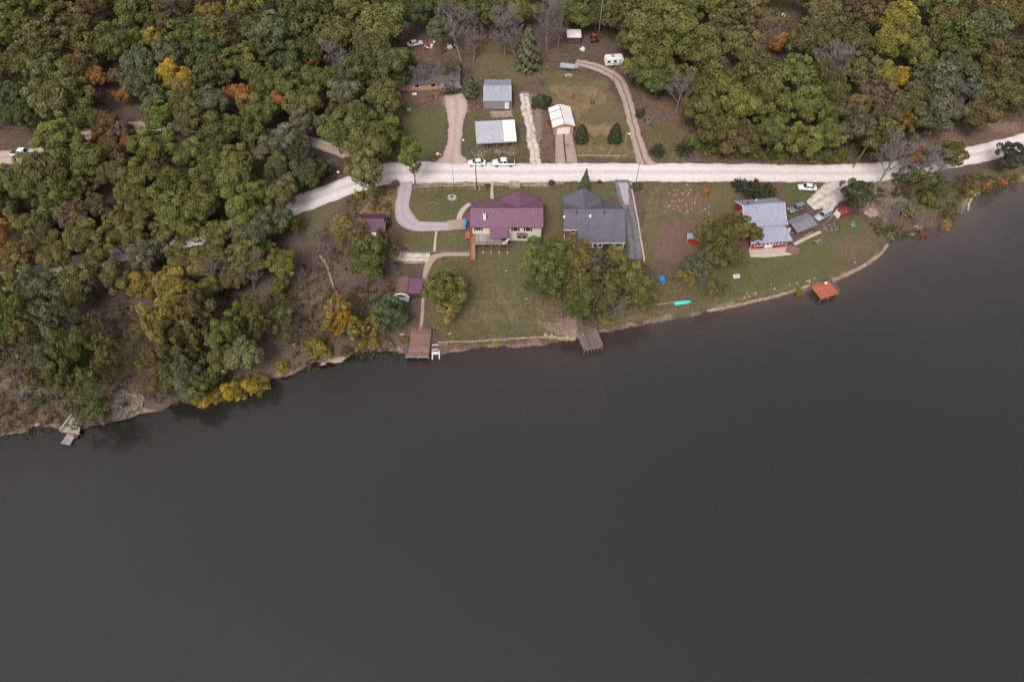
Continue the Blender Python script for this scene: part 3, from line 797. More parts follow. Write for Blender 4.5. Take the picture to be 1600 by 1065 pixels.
for x in (-4.0, 2.5):
    MB().tube([(x, 3.1, 6.6), (x, 3.1, 7.25)], .22, 8).build('roof_vent', M['darkgrey'], h)
MB().tube([(-.9, 2.2, 6.1), (-.9, 2.2, 6.85)], .28, 8).build('skylight_dome', M['white'], h)
MB().tube([(-6.9, 2.2, 5.8), (-7.0, 2.1, 6.7)], .25, 8).build('satellite_dish', M['white'], h)
window(h, -4.9, 0, 3.75, 1.0, .9)
MB().box(-6.9, -3.62, -2.9, -.01, 1.9, 2.06).build('deck', M['deck_grey'], h)
m = MB(); rails(m, [(-6.85, 0, 2.06), (-6.85, -2.85, 2.06), (-3.7, -2.85, 2.06)], .95, .9); m.build('railing', M['white'], h)
MB().box(-6.88, -6.7, -2.9, -2.7, -1, 1.9).build('deck_post', M['white'], h)
s = MB().box(-3.75, 2.1, -2.95, -2.71, 1.15, 3.2).build('sunroom_wall', M['white'], h)
for i in range(5): window(h, -3.1 + i * 1.15, -2.95, 2.3, .72, 1.0, panes=1)
for i in range(3): window(h, 3.1 + i * 1.4, -2.7, 2.3, 1.0, .9, frame='darkbrick')
for x in (-3.7, 6.9): MB().box(x - .09, x + .09, -3.15, -2.98, -1.2, 3.1).build('porch_post', M['white'], h)
window(h, 6.8, 2.5, 3.4, 1.0, 1.1, 'e'); window(h, 6.8, 5.5, 3.4, 1.0, 1.1, 'e'); window(h, -6.7, 2.5, 3.5, .9, 1.0, 'w'); window(h, -2.2, 10.2, 3.2, 1.8, 1.2, 'n', 2)

# ---- red house
h = root('house', (61.4, 110.4, hz(61.4, 110.0)), R(6), 'red house with blue grey metal roofs and a row of white lakeside windows', 'house')
MB().gable(-5.6, 3.7, 4.0, 10.7, -1.5, 5.3, 7.15).build('wall', M['red'], h)
MB().box(-2.5, 4.2, 2.9, 4.05, -1.5, 4.95).build('wall', M['red'], h)
leanto(-4.3, 4.5, 0, 2.89, -1.5, 2.75, 3.9).build('wall', M['red'], h)
r = MB()
r.slab([(-6.0, 3.6, 5.28), (4.2, 3.6, 5.28), (4.2, 7.35, 7.45), (-6.0, 7.35, 7.45)], .14)
r.slab([(-6.0, 7.352, 7.45), (4.0, 7.352, 7.45), (4.0, 11.1, 5.3), (-6.0, 11.1, 5.3)], .14)
r.slab([(-3.4, 2.5, 4.95), (4.45, 2.5, 4.95), (4.05, 4.4, 5.68), (-3.4, 4.4, 5.68)], .12)
r.slab([(-5.2, -.75, 2.72), (5.2, -.75, 2.72), (4.0, 2.88, 4.12), (-3.7, 2.88, 4.12)], .12)
rf = r.build('roof', M['blue_roof'], h)
m = MB()
m.slab([(-6.08, 3.55, 5.20), (-6.002, 3.55, 5.20), (-6.002, 7.35, 7.5), (-6.08, 7.35, 7.5)], .3)
m.slab([(-6.08, 7.36, 7.5), (-6.002, 7.36, 7.5), (-6.002, 11.15, 5.25), (-6.08, 11.15, 5.25)], .3)
m.build('barge_board', M['white'], h); m = MB()
m.slab([(4.202, 3.55, 5.20), (4.28, 3.55, 5.20), (4.28, 7.35, 7.5), (4.202, 7.35, 7.5)], .3)
m.build('barge_board', M['white'], h)
MB().tube([(-4.6, 7.9, 6.9), (-4.6, 7.9, 7.9)], .18, 8).build('roof_vent', M['darkgrey'], h)
MB().tube([(-1.6, 9.8, 5.9), (-1.6, 9.8, 6.6)], .14, 8).build('roof_vent', M['white'], h)
window(h, -5.6, 7.3, 4.6, 1.1, 1.3, 'w')
for i in range(6): window(h, -1.9 + i * .98, 2.9, 4.5, .62, .45)
for i in range(3): window(h, -3.2 + i * .88, 0, 1.55, .62, 1.05)
for i in range(3): window(h, 1.9 + i * .88, 0, 1.55, .62, 1.05)
door(h, -.35, 0, .05, .85, 2.15, glass=True); door(h, .55, 0, .05, .85, 2.15, glass=True)
MB().box(-4.38, -4.3, -.03, .1, 0, 2.7).build('corner_trim', M['white'], h); MB().box(4.5, 4.58, -.03, .1, 0, 2.7).build('corner_trim', M['white'], h)
MB().slab([(3.7, 3.4, 3.9), (5.1, 3.2, 3.7), (5.1, 6.0, 3.7), (3.7, 6.0, 3.9)], .1).build('side_roof', M['blue_roof'], h)
MB().box(5.0, 8.0, -1.9, .4, -.5, .25, R(-35), (5.0, 0)).build('brick_steps', M['redbrick'], h)

# ---- garage
def orient(o, ang): o.rotation_euler = (0, 0, ang)
h = root('garage', (13.65, 147.4, hz(13.6, 147.3)), R(7), 'small tan garage with a bright white roof and white roller door', 'garage')
MB().gable(-2.6, 2.6, 0, 7.4, -.8, 2.7, 3.5, 'y').build('wall', M['tan'], h)
r = MB(); r.slab([(-3.0, -.35, 2.62), (0, -.35, 3.68), (0, 7.8, 3.68), (-3.0, 7.8, 2.62)], .12); r.slab([(.002, -.35, 3.68), (3.0, -.35, 2.62), (3.0, 7.8, 2.62), (.002, 7.8, 3.68)], .12)
rf = r.build('roof', M['white_roof'], h)
m = MB(); m.box(-.06, .06, -.36, 7.81, 3.66, 3.72)
for yy in (2.4, 5.6): m.slab([(-3.02, yy, 2.65), (-.06, yy, 3.70), (-.06, yy + .16, 3.70), (-3.02, yy + .16, 2.65)], .04)
m.build('roof_seam', M['darkgrey'], rf)
m = MB(); m.slab([(-3.0, -.42, 2.62), (0, -.42, 3.70), (0, -.355, 3.70), (-3.0, -.355, 2.62)], .2); m.slab([(.002, -.42, 3.70), (3.0, -.42, 2.62), (3.0, -.355, 2.62), (.002, -.355, 3.70)], .2)
m.box(-2.66, -2.5, -.05, .01, 0, 2.6).box(2.5, 2.66, -.05, .01, 0, 2.6); m.build('trim', M['orange_trim'], h)
g = MB()
for i in range(4): g.box(-1.7, 1.7, -.05, .01, .02 + i * .53, .53 + i * .53)
g.build('garage_door', M['white'], h)
window(h, 2.6, 3.5, 1.5, .8, .8, 'e')

# ---- steel sheds
h = root('metal_shed', (-3.95, 157.4, hz(-4, 157.3)), 0, 'closed grey steel shed with a small white door facing the road', 'shed')
MB().gable(-3.5, 3.5, 0, 9.0, -.8, 2.75, 4.0).build('wall', M['greywall'], h)
r = MB(); r.slab([(-3.7, -.25, 2.72), (3.7, -.25, 2.72), (3.7, 4.5, 4.15), (-3.7, 4.5, 4.15)], .1); r.slab([(-3.7, 4.502, 4.15), (3.7, 4.502, 4.15), (3.7, 9.2, 2.72), (-3.7, 9.2, 2.72)], .1)
r.build('roof', M['grey_roof'], h)
m = MB()
for s in (-3.78, 3.702):
    MB().slab([(s, -.3, 2.75), (s + .08, -.3, 2.75), (s + .08, 4.5, 4.2), (s, 4.5, 4.2)], .22).box(s + .1 * (s < 0), s + .1 * (s < 0) + .06, -.30, .01, 0, 2.6).build('trim', M['white'], h)
door(h, 2.5, 0, .05, .9, 2.05)

h = root('open_shed', (-4.0, 141.2, hz(-4, 141.5)), R(4.5), 'open sided pole shed with a pale metal roof and firewood under it', 'shed')
r = MB().slab([(-5.2, -.4, 2.75), (5.25, -.4, 2.75), (5.25, 7.3, 3.45), (-5.2, 7.3, 3.45)], .1).build('roof', M['pale_roof'], h)
MB().slab([(2.0, -.39, 2.77), (5.2, -.39, 2.77), (5.2, 7.28, 3.47), (2.0, 7.28, 3.47)], .015).build('newer_roof_sheet', M['white_roof'], r)
MB().box(-5.2, 5.25, -.47, -.41, 2.45, 2.76).build('fascia', M['metal'], h)
for x in (-5.0, -2.5, 0, 2.5, 5.05):
    for y in (0, 6.9): MB().box(x - .08, x + .08, y - .08, y + .08, -.6, 2.6 + y * .08).build('post', M['wood'], h)
MB().box(-5.0, 5.0, 6.98, 7.05, 0, 3.1).build('back_wall', M['metal'], h)
rr = random.Random(5)
for k, (x0, x1, yy) in enumerate(((-4.8, -1.2, -1.2), (-.6, 2.2, -1.1), (2.6, 5.4, -1.3), (-4.5, -.6, 2.4), (.3, 4.4, 2.6), (-5.0, -2.6, -2.4))):
    c = root('log_pile', tuple(np.array(h.location) + np.array((x0 * .5 + x1 * .5, yy, 0))), R(4.5), ['cut logs heaped at the left front of the open shed', 'cut logs heaped at the middle front of the open shed', 'cut logs heaped at the right front of the open shed',
             'firewood stacked inside the open shed on the left', 'firewood stacked inside the open shed on the right', 'low scatter of logs left of the open shed front'][k], 'log pile')
    c.location.z = hz(c.location.x, c.location.y)
    w = (x1 - x0) / 2
    for part, mt in (('logs', 'wood'), ('pale_logs', 'palestone')):
        m = MB()
        for _ in range(int(w * (26 if part == 'logs' else 12))):
            x = rr.uniform(-w, w); y = rr.gauss(0, .45); z = max(.1, .75 * (1 - abs(y) / 1.2) * rr.random())
            a = rr.gauss(0, .8) + 1.5; L = rr.uniform(.2, .45)
            m.tube([(x - math.cos(a) * L, y - math.sin(a) * L, z), (x + math.cos(a) * L, y + math.sin(a) * L, z + rr.uniform(-.1, .1))], rr.uniform(.07, .15), 6)
        m.build(part, M[mt], c)

# ---- small red sheds, carport, boathouses and the hidden house
h = root('garden_shed', (43.2, 111.7, hz(43.2, 111.7)), R(-12), 'small red shed with a grey roof beside the bare garden plot', 'shed', scale=.85)
MB().gable(-1.35, 1.35, -.9, .9, -.6, 2.15, 2.65, 'y').build('wall', M['red'], h)
r = MB(); r.slab([(-1.6, -1.1, 2.1), (0, -1.1, 2.78), (0, 1.1, 2.78), (-1.6, 1.1, 2.1)], .08); r.slab([(.002, -1.1, 2.78), (1.6, -1.1, 2.1), (1.6, 1.1, 2.1), (.002, 1.1, 2.78)], .08); r.build('roof', M['grey_roof'], h)
MB().box(-.05, .05, -1.12, 1.12, 2.76, 2.84).build('ridge_cap', M['white'], h)
door(h, -.1, -.9, .05, .8, 1.8, mat='red'); MB().box(-1.42, -1.35, -.9, -.8, 0, 2.1).build('corner_trim', M['white'], h)

x, y, z = G(1316, 334)
h = root('garden_shed', (x, y, z), R(28), 'low red shed under the cedar with a white door end', 'shed')
MB().gable(-2.1, 2.1, -1.0, 1.0, -.8, 1.7, 2.2).build('wall', M['redtin'], h)
r = MB(); r.slab([(-2.2, -1.15, 1.65), (2.2, -1.15, 1.65), (2.2, 0, 2.3), (-2.2, 0, 2.3)], .08); r.slab([(-2.2, .002, 2.3), (2.2, .002, 2.3), (2.2, 1.15, 1.65), (-2.2, 1.15, 1.65)], .08); r.build('roof', M['redtin'], h)
MB().box(-2.18, -2.1, -.85, .85, .05, 1.7).build('door', M['white'], h)

x0, y0, _ = G(1253.5, 347, 2.5)
h = root('carport', (x0, y0, hz(x0, y0)), R(25), 'weathered grey roofed carport with belongings piled underneath', 'carport')
r = MB(); r.slab([(-3.1, -2.1, 2.25), (3.1, -2.1, 2.25), (3.1, .3, 2.75), (-3.1, .3, 2.75)], .08); r.slab([(-3.1, .302, 2.75), (3.1, .302, 2.75), (3.1, 2.1, 2.35), (-3.1, 2.1, 2.35)], .08); r.build('roof', M['carport_roof'], h)
for x in (-2.9, 0, 2.9):
    for y in (-1.9, 1.9): MB().box(x - .06, x + .06, y - .06, y + .06, -.5, 2.3).build('post', M['wood'], h)
MB().box(-2.9, 2.9, -2.0, -1.95, 1.6, 2.2).build('side_rail', M['wood'], h)
rr = random.Random(9)
for k in range(3):
    dx, dy = ((-2.6, -.4), (-2.2, -1.6), (-.6, -.5))[k]
    c = root('junk_heap', (x0 + dx, y0 + dy, hz(x0 + dx, y0 + dy)), rr.random(), ['heap of odds and ends at the left end of the carport', 'heap of boards below the left corner of the carport', 'heap of boxes under the middle of the carport'][k], 'junk heap')
    m = MB(); m2 = MB()
    for _ in range(16):
        x = rr.gauss(0, .6); y = rr.gauss(0, .5); a, b_, c_ = rr.uniform(.1, .4), rr.uniform(.1, .3), rr.uniform(.2, .9)
        (m if rr.random() < .6 else m2).box(x - a, x + a, y - b_, y + b_, -.1, c_, rr.random() * 3)
    m.build('boxes', M['wood'], c); m2.build('tins', M['redtin'] if k else M['white'], c)

x0, y0, _ = G(629, 446, 2.4)
h = root('arched_boathouse', (x0, y0, hz(x0, y0)), R(-3), 'round topped faded maroon metal boathouse with a white arched front', 'boathouse')
def arch(r0, zc, n=12): return [(r0 * math.cos(math.pi - math.pi * i / n), zc + .72 * r0 * math.sin(math.pi * i / n)) for i in range(n + 1)]
A1 = arch(1.75, 1.3)
m = MB(); vs = []
for yy in (-2.6, 2.6): vs += [(a, yy, b) for a, b in [(-1.75, -.6)] + A1 + [(1.75, -.6)]]
n = len(A1) + 2
m.add(vs, [(i, i + 1, n + i + 1, n + i) for i in range(n - 1)], True); m.add([vs[n + i] for i in range(n)], [tuple(range(n))])
m.build('roof', M['maroon_arch'], h)
m = MB(); A2 = arch(1.86, 1.3); A3 = arch(1.5, 1.3)
for i in range(12):
    a, b_, c_, d_ = A2[i], A2[i + 1], A3[i + 1], A3[i]
    m.add([(a[0], -2.75, a[1]), (b_[0], -2.75, b_[1]), (c_[0], -2.75, c_[1]), (d_[0], -2.75, d_[1]), (a[0], -2.4, a[1]), (b_[0], -2.4, b_[1]), (c_[0], -2.4, c_[1]), (d_[0], -2.4, d_[1])],
          [(0, 3, 2, 1), (4, 5, 6, 7), (0, 1, 5, 4), (3, 7, 6, 2)])
m.build('arch_trim', M['white'], h)
MB().box(-1.5, 1.5, -2.45, -2.38, -.5, 1.3).build('front_wall', M['white'], h)

x0, y0, _ = G(650, 446, 2.2)
h = root('boat_shed', (x0, y0, hz(x0, y0)), R(-3), 'small shed with a flat purple metal roof beside the arched boathouse', 'shed')
leanto(-1.25, 1.25, -1.9, 1.9, -.6, 1.85, 2.15).build('wall', M['plum_roof'], h)
MB().slab([(-1.5, -2.1, 1.95), (1.5, -2.1, 1.95), (1.5, 2.1, 2.3), (-1.5, 2.1, 2.3)], .1).build('roof', M['purple_roof'], h)
MB().box(-.9, .9, -1.95, -1.91, 0, 1.6).build('door', M['darkgrey'], h)

x0, y0, _ = G(577, 345, 3.4)
h = root('cabin', (x0, y0, hz(x0, y0)), 0, 'dark plum roofed cabin half hidden by trees with a white porch roof', 'cabin')
MB().gable(-3.5, 3.2, -2.6, 2.6, -1.0, 2.8, 3.9).build('wall', M['darkbrick'], h)
r = MB(); r.slab([(-3.9, -3.0, 2.7), (3.6, -3.0, 2.7), (3.6, 0, 4.1), (-3.9, 0, 4.1)], .12); r.slab([(-3.9, .002, 4.1), (3.6, .002, 4.1), (3.6, 3.0, 2.7), (-3.9, 3.0, 2.7)], .12); r.build('roof', M['plum_roof'], h)
MB().slab([(.3, -5.0, 2.35), (3.4, -5.0, 2.35), (3.4, -3.0, 2.62), (.3, -3.0, 2.62)], .1).build('porch_roof', M['white_roof'], h)
MB().box(3.605, 3.70, -3.0, .6, 2.3, 2.9).build('side_trim', M['white'], h)
for x in (.5, 3.2): MB().box(x - .07, x + .07, -4.9, -4.75, -1, 2.3).build('porch_post', M['white'], h)
MB().box(.2, 3.6, -6.4, -3.0, -.8, .12).build('patio', M['concrete'], h)
window(h, 1.6, -2.6, 1.5, 1.2, 1.0)

xa, ya, _ = G(668, 122, 2.6)
h = root('mobile_home', (xa, ya - 1, hz(xa, ya)), R(4), 'long low house with a faded brown grey roof behind the dark pickup', 'house')
MB().gable(-8.8, 8.8, -.6, 8.4, -1, 2.3, 3.7).build('wall', M['tan'], h)
r = MB(); r.slab([(-9.2, -1.1, 2.2), (9.2, -1.1, 2.2), (9.2, 3.9, 3.85), (-9.2, 3.9, 3.85)], .12); r.slab([(-9.2, 3.902, 3.85), (9.2, 3.902, 3.85), (9.2, 8.9, 2.2), (-9.2, 8.9, 2.2)], .12); r.build('roof', M['brown_shingle'], h)
MB().slab([(3.6, -3.0, 1.9), (8.9, -3.0, 1.9), (8.9, -1.1, 2.28), (3.6, -1.1, 2.28)], .1).build('porch_roof', M['carport_roof'], h)
window(h, -3, -.6, 1.3, 1.2, .9); window(h, 1.5, -.6, 1.3, 1.2, .9); door(h, 5, -.6, -.2, .9, 2.0)

x, y, z = G(1313, 178, 2)
h = root('cabin', (x, y, hz(x, y)), R(-10), 'grey roofed cabin hidden deep in the right hand woods', 'cabin')
MB().gable(-2.5, 2.5, -2, 2, -1, 2.4, 3.3).build('wall', M['red'], h)
r = MB(); r.slab([(-2.8, -2.3, 2.3), (2.8, -2.3, 2.3), (2.8, 0, 3.5), (-2.8, 0, 3.5)], .1); r.slab([(-2.8, .002, 3.5), (2.8, .002, 3.5), (2.8, 2.3, 2.3), (-2.8, 2.3, 2.3)], .1); r.build('roof', M['grey_roof'], h)

# ------------------------------------------------------------------ vehicles
def sec(x, hw, z0, z1, top=.8):
    """one cross-section of a car body, eight points"""
    zm = z0 + (z1 - z0) * .45
    return [(x, -hw * .9, z0), (x, hw * .9, z0), (x, hw, zm), (x, hw * .98, z0 + (z1 - z0) * .8), (x, hw * top, z1), (x, -hw * top, z1), (x, -hw * .98, z0 + (z1 - z0) * .8), (x, -hw, zm)]

def vehicle(name, loc, rz, label, paint, kind='sedan', cat='car', group=None):
    o = root(name, loc, rz, label, cat, group)
    P = M[paint]
    if kind == 'sedan':
        L, W, wr, wb = 4.7, .91, .33, 1.38
        body = [sec(-2.33, .68, .38, .78), sec(-2.2, .84, .26, .92), sec(-1.5, .9, .22, 1.0), sec(-.9, .91, .22, .98), (sec(.6, .91, .22, .96)), sec(1.2, .9, .22, .93), sec(2.0, .85, .24, .78), sec(2.3, .66, .34, .62)]
        cab = dict(x0=-1.75, x1=-1.0, x2=.35, x3=1.1, z0=.93, z1=1.43, w0=.80, w1=.60)
    elif kind == 'suv':
        L, W, wr, wb = 4.7, .93, .37, 1.4
        body = [sec(-2.33, .75, .45, 1.0), sec(-2.25, .88, .35, 1.1), sec(-1.5, .93, .3, 1.12), sec(.6, .93, .3, 1.08), sec(1.3, .92, .3, 1.05), sec(2.1, .86, .32, .92), sec(2.32, .7, .42, .75)]
        cab = dict(x0=-2.2, x1=-1.85, x2=.3, x3=1.0, z0=1.05, z1=1.72, w0=.84, w1=.68)
    else:
        L, W, wr, wb = 5.8, 1.0, .40, 1.75
        body = [sec(-2.88, .92, .5, 1.02, .95), sec(-2.8, .98, .42, 1.06, .96), sec(-.8, 1.0, .4, 1.06, .96), sec(.9, 1.0, .4, 1.08, .94), sec(1.5, .98, .4, 1.12, .9), sec(2.5, .95, .42, 1.02, .85), sec(2.88, .84, .5, .82)]
        cab = dict(x0=-.95, x1=-.75, x2=.75, x3=1.5, z0=1.05, z1=1.80, w0=.88, w1=.72)
        if kind == 'truck_old': cab['x0'] = -.5; cab['x1'] = -.35
    MBb = MB().loft(body)
    c = cab
    a = [(c['x0'], -c['w0'], c['z0']), (c['x3'], -c['w0'], c['z0']), (c['x3'], c['w0'], c['z0']), (c['x0'], c['w0'], c['z0'])]
    t = [(c['x1'], -c['w1'], c['z1']), (c['x2'], -c['w1'], c['z1']), (c['x2'], c['w1'], c['z1']), (c['x1'], c['w1'], c['z1'])]
    MBb.add(a + t, [(4, 5, 6, 7), (0, 1, 5, 4), (1, 2, 6, 5), (2, 3, 7, 6), (3, 0, 4, 7)])
    MBb.build('body', P, o)
    def pane(nm, q, k=.86, off=.012):
        q = [np.array(v, float) for v in q]; cc = sum(q) / 4
        n = np.cross(q[1] - q[0], q[3] - q[0]); n /= np.linalg.norm(n)
        if n @ (cc - np.array((-.2, 0, c['z0']))) < 0: n = -n
        q = [cc + (v - cc) * k + n * off for v in q]
        m = MB(); m.add([tuple(v) for v in q], [(0, 1, 2, 3)]); return m.build(nm, M['carglass'], o)
    pane('windscreen', [a[1], a[2], t[2], t[1]]); pane('rear_window', [a[3], a[0], t[0], t[3]])
    xm = (c['x1'] + c['x2']) / 2 - .05
    for s in (0, 1):
        A0, A1_, T0, T1_ = (a[0], a[1], t[0], t[1]) if s == 0 else (a[3], a[2], t[3], t[2])
        def lerp(p, q, f): return tuple(p[i] + (q[i] - p[i]) * f for i in range(3))
        fb = .52; pane('side_window', [lerp(A0, A1_, .0), lerp(A0, A1_, fb - .02), lerp(T0, T1_, fb), T0], .84)
        if kind != 'truck_old': pane('side_window', [lerp(A0, A1_, fb), A1_, T1_, lerp(T0, T1_, fb + .02)], .84)
    for sx in (-1, 1):
        for sy in (-1, 1):
            y0 = sy * (W - .1)
            wv = MB().tube([(sx * wb, y0 - .11, wr), (sx * wb, y0 + .12, wr)], wr, 14, smooth=False).build('wheel', M['black'], o)
            MB().tube([(sx * wb, y0 - .13 if sy < 0 else y0 + .10, wr), (sx * wb, y0 - .10 if sy < 0 else y0 + .14, wr)], wr * .58, 10).build('rim', M['metal'], wv)
    fx = L / 2 - .08
    for sy in (-1, 1):
        MB().box(fx - .18, fx + .03, sy * .62 - .16, sy * .62 + .16, .60 if kind == 'sedan' else .8, .74 if kind == 'sedan' else .96).build('headlight', M['lamp'], o)
        MB().box(-fx - .04, -fx + .12, sy * .68 - .12, sy * .68 + .12, .72 if kind == 'sedan' else .8, .86 if kind == 'sedan' else 1.0).build('tail_light', M['taillamp'], o)
    if kind in ('pickup', 'truck_old'):
        MB().box(-2.74, -1.0, -.84, .84, 1.0, 1.085).build('truck_bed', M['darkgrey'], o)
        MB().box(2.80, 2.96, -.88, .88, .45, .62).build('bumper', M['metal'], o)
    return o

def on(px, py): x, y, z = G(px, py); return (x, y, z + .06)
vehicle('parked_car', on(745, 257), R(180), 'white sedan parked on the gravel road in front of the utility pole', 'carwhite', 'sedan')
vehicle('pickup_truck', on(787, 257.5), R(180), 'white pickup with a dark covered bed parked on the gravel road', 'carwhite', 'pickup', 'pickup')
vehicle('pickup_truck', on(38, 242.5), R(0), 'white pickup parked on the dirt road at the far left', 'carwhite', 'pickup', 'pickup')
vehicle('parked_car', on(1260, 295.5), R(176), 'white car parked on grass beside the stony driveway', 'carwhite', 'sedan')
vehicle('parked_car', on(1243, 328.5), R(205), 'brown grey car parked between the red house and the carport', 'cargrey', 'suv')
vehicle('parked_car', on(1284, 339.5), R(212), 'silver car parked at the right end of the carport', 'carsilver', 'suv')
vehicle('pickup_truck', on(696, 138), R(100), 'dark blue pickup at the top of the sandy driveway', 'cardark', 'pickup', 'pickup')
vehicle('parked_car', on(713, 134), R(115), 'pale car half hidden by cedar beside the dark pickup', 'carsilver', 'sedan')
vehicle('parked_car', on(640, 125), R(200), 'white car partly under trees at the left end of the low house', 'carwhite', 'sedan')
vehicle('parked_car', on(649, 21 + 50), R(20), 'old white car in the clearing beyond the low house', 'carwhite', 'sedan')

# trailers and the camper
o = root('flatbed_trailer', on(889, 107.5), R(-10), 'pale grey boat shaped trailer standing on the yellowish back lawn', 'trailer')
m = MB().loft([[(x, -w, .55), (x, w, .55), (x, w * 1.05, .95), (x, -w * 1.05, .95)] for x, w in ((-2.6, .95), (0, 1.0), (1.6, .85), (2.7, .3))], False); m.build('hull', M['metal'], o)
MB().box(-2.4, 1.5, -.8, .8, .951, 1.02).build('cover', M['carsilver'], o)
for sy in (-1, 1):
    for xx in (-.6, .3): MB().tube([(xx, sy * .95 - .1, .33), (xx, sy * .95 + .1, .33)], .33, 10).build('wheel', M['black'], o)
MB().tube([(2.5, 0, .5), (3.8, 0, .45)], .06, 6).build('drawbar', M['metal'], o)

o = root('camper_trailer', on(958, 101), R(6), 'white camper trailer at the top of the rutted track', 'camper')
m = MB().loft([[(x, -1.15, z0), (x, 1.15, z0), (x, 1.15, z1), (x, 1.0, z1 + .12), (x, -1.0, z1 + .12), (x, -1.15, z1)] for x, z0, z1 in ((-2.6, .6, 2.1), (-2.3, .5, 2.5), (2.2, .5, 2.5), (2.7, 1.0, 2.1))], False); m.build('body', M['white'], o)
for k, xx in enumerate((-1.6, .2)):
    f = MB().box(xx - .45, xx + .45, -1.17, -1.152, 1.35, 2.0).build('window', M['pane'], o)
MB().box(1.3, 1.95, -1.18, -1.152, .6, 2.3).build('door', M['carsilver'], o)
MB().box(-2.3, 2.3, -1.162, -1.153, .9, 1.05).build('stripe', M['redtin'], o)
MB().box(-.9, .1, -.5, .5, 2.62, 2.9).build('roof_vent', M['metal'], o)
for sy in (-1, 1): MB().tube([(0, sy * 1.05 - .1, .35), (0, sy * 1.05 + .1, .35)], .35, 10).build('wheel', M['black'], o)
MB().tube([(2.5, 0, .6), (3.9, 0, .5)], .07, 6).build('drawbar', M['metal'], o)

o = root('metal_shed', on(896, 64), R(0), 'small shed with a white sheet roof among the far back trees', 'shed')
leanto(-1.9, 1.9, -1.6, 1.6, -.5, 2.1, 2.4).build('wall', M['darkbrick'], o)
MB().slab([(-2.1, -1.8, 2.15), (2.1, -1.8, 2.15), (2.1, 1.8, 2.55), (-2.1, 1.8, 2.55)], .08).build('roof', M['white_roof'], o)
MB().box(-.4, .5, -1.64, -1.602, 0, 1.7).build('door', M['darkgrey'], o)
o = root('tractor', on(927, 64), R(97), 'faded red tractor parked below the tall far pole', 'tractor')
MB().box(-.2, 1.7, -.38, .38, .8, 1.45).box(-1.2, -.2, -.5, .5, .7, 1.1).build('body', M['redtin'], o)
MB().box(-1.2, -.1, -.6, .6, 2.2, 2.3).build('canopy', M['redtin'], o)
for xx in (-1.1, -.2):
    for yy in (-.5, .5): MB().box(xx - .04, xx + .04, yy - .04, yy + .04, 1.0, 2.2).build('canopy_post', M['darkgrey'], o)
for xx, rr_, ww in ((-.8, .72, .8), (1.25, .42, .6)):
    for sy in (-1, 1):
        wv = MB().tube([(xx, sy * ww - .16, rr_), (xx, sy * ww + .16, rr_)], rr_, 14, smooth=False).build('wheel', M['black'], o)
        MB().tube([(xx, sy * (ww + .14), rr_), (xx, sy * (ww + .18), rr_)], rr_ * .5, 10).build('rim', M['metal'], wv)

def junk(px, py, label, mats, n, spread, seed, name='scrap_heap', cat='scrap heap', hmax=.7):
    rr = random.Random(seed); o = root(name, on(px, py), rr.random() * 3, label, cat)
    for j, mt in enumerate(mats):
        m = MB()
        for _ in range(n):
            x = rr.gauss(0, spread); y = rr.gauss(0, spread * .6); a, b_, c_ = rr.uniform(.15, .5), rr.uniform(.1, .35), rr.uniform(.15, hmax)
            m.box(x - a, x + a, y - b_, y + b_, -.05, c_, rr.random() * 3)
        m.build(['boards', 'sheets', 'boxes'][j], M[mt], o)
    return o
junk(646, 148, 'white boards dropped on bare soil below the low house', ['white'], 5, .5, 1, 'board_heap', 'boards', .3)
junk(637, 171, 'grey metal scrap at the edge of the side lawn', ['metal', 'darkgrey'], 4, .5, 2)
junk(671, 73, 'pale rubbish heap in the far clearing beside the white car', ['white', 'wood', 'redtin'], 7, 1.0, 3)
junk(703, 74, 'jumble of crates and tins under the bare tree', ['darkgrey', 'white', 'palestone'], 7, 1.2, 4)
junk(662, 118, 'dark scrap along the front of the low house', ['darkgrey', 'white'], 6, .8, 6)
junk(680, 153, 'brown scrap heap left of the sandy driveway', ['wood', 'redtin'], 9, 1.5, 7)
junk(911, 77, 'small pile of grey rubble behind the trailer', ['metal', 'white'], 6, .7, 8, 'rubble_heap', 'rubble', .3)
junk(1334, 353, 'green and pale yard clutter beside the stone slab', ['teal', 'palestone'], 4, .5, 10)
junk(1012, 189, 'burnt brush pile on the bare slope right of the track', ['wood', 'darkgrey'], 9, .9, 12, 'brush_pile', 'brush pile', .4)
junk(1225, 24, 'pale shape in the far clearing at the top right', ['white'], 3, .5, 13, 'tarp_heap', 'tarp', 1.0)
junk(1352, 318, 'odds and ends below the cedar beside the low red shed', ['wood', 'white'], 5, .7, 14)

def picnic_table(px, py, rz, label, mt='wood'):
    o = root('picnic_table', on(px, py), rz, label, 'picnic table')
    MB().box(-1.0, 1.0, -.38, .38, .70, .76).build('tabletop', M[mt], o)
    for s in (-1, 1): MB().box(-1.0, 1.0, s * .68 - .13, s * .68 + .13, .40, .45).build('bench', M[mt], o)
    for s in (-1, 1):
        MB().box(s * .7 - .05, s * .7 + .05, -.75, .75, .33, .39).box(s * .7 - .05, s * .7 + .05, -.3, -.2, 0, .7).box(s * .7 - .05, s * .7 + .05, .2, .3, 0, .7).build('leg', M[mt], o)
picnic_table(1277, 380, R(28), 'grey picnic table on the lawn right of the red house')
picnic_table(888, 121, R(5), 'picnic table in the yellowish back yard below the trailer', 'concrete')
picnic_table(626, 171 - 4, R(20), 'small dark picnic table beside the woods at the side lawn', 'wood')

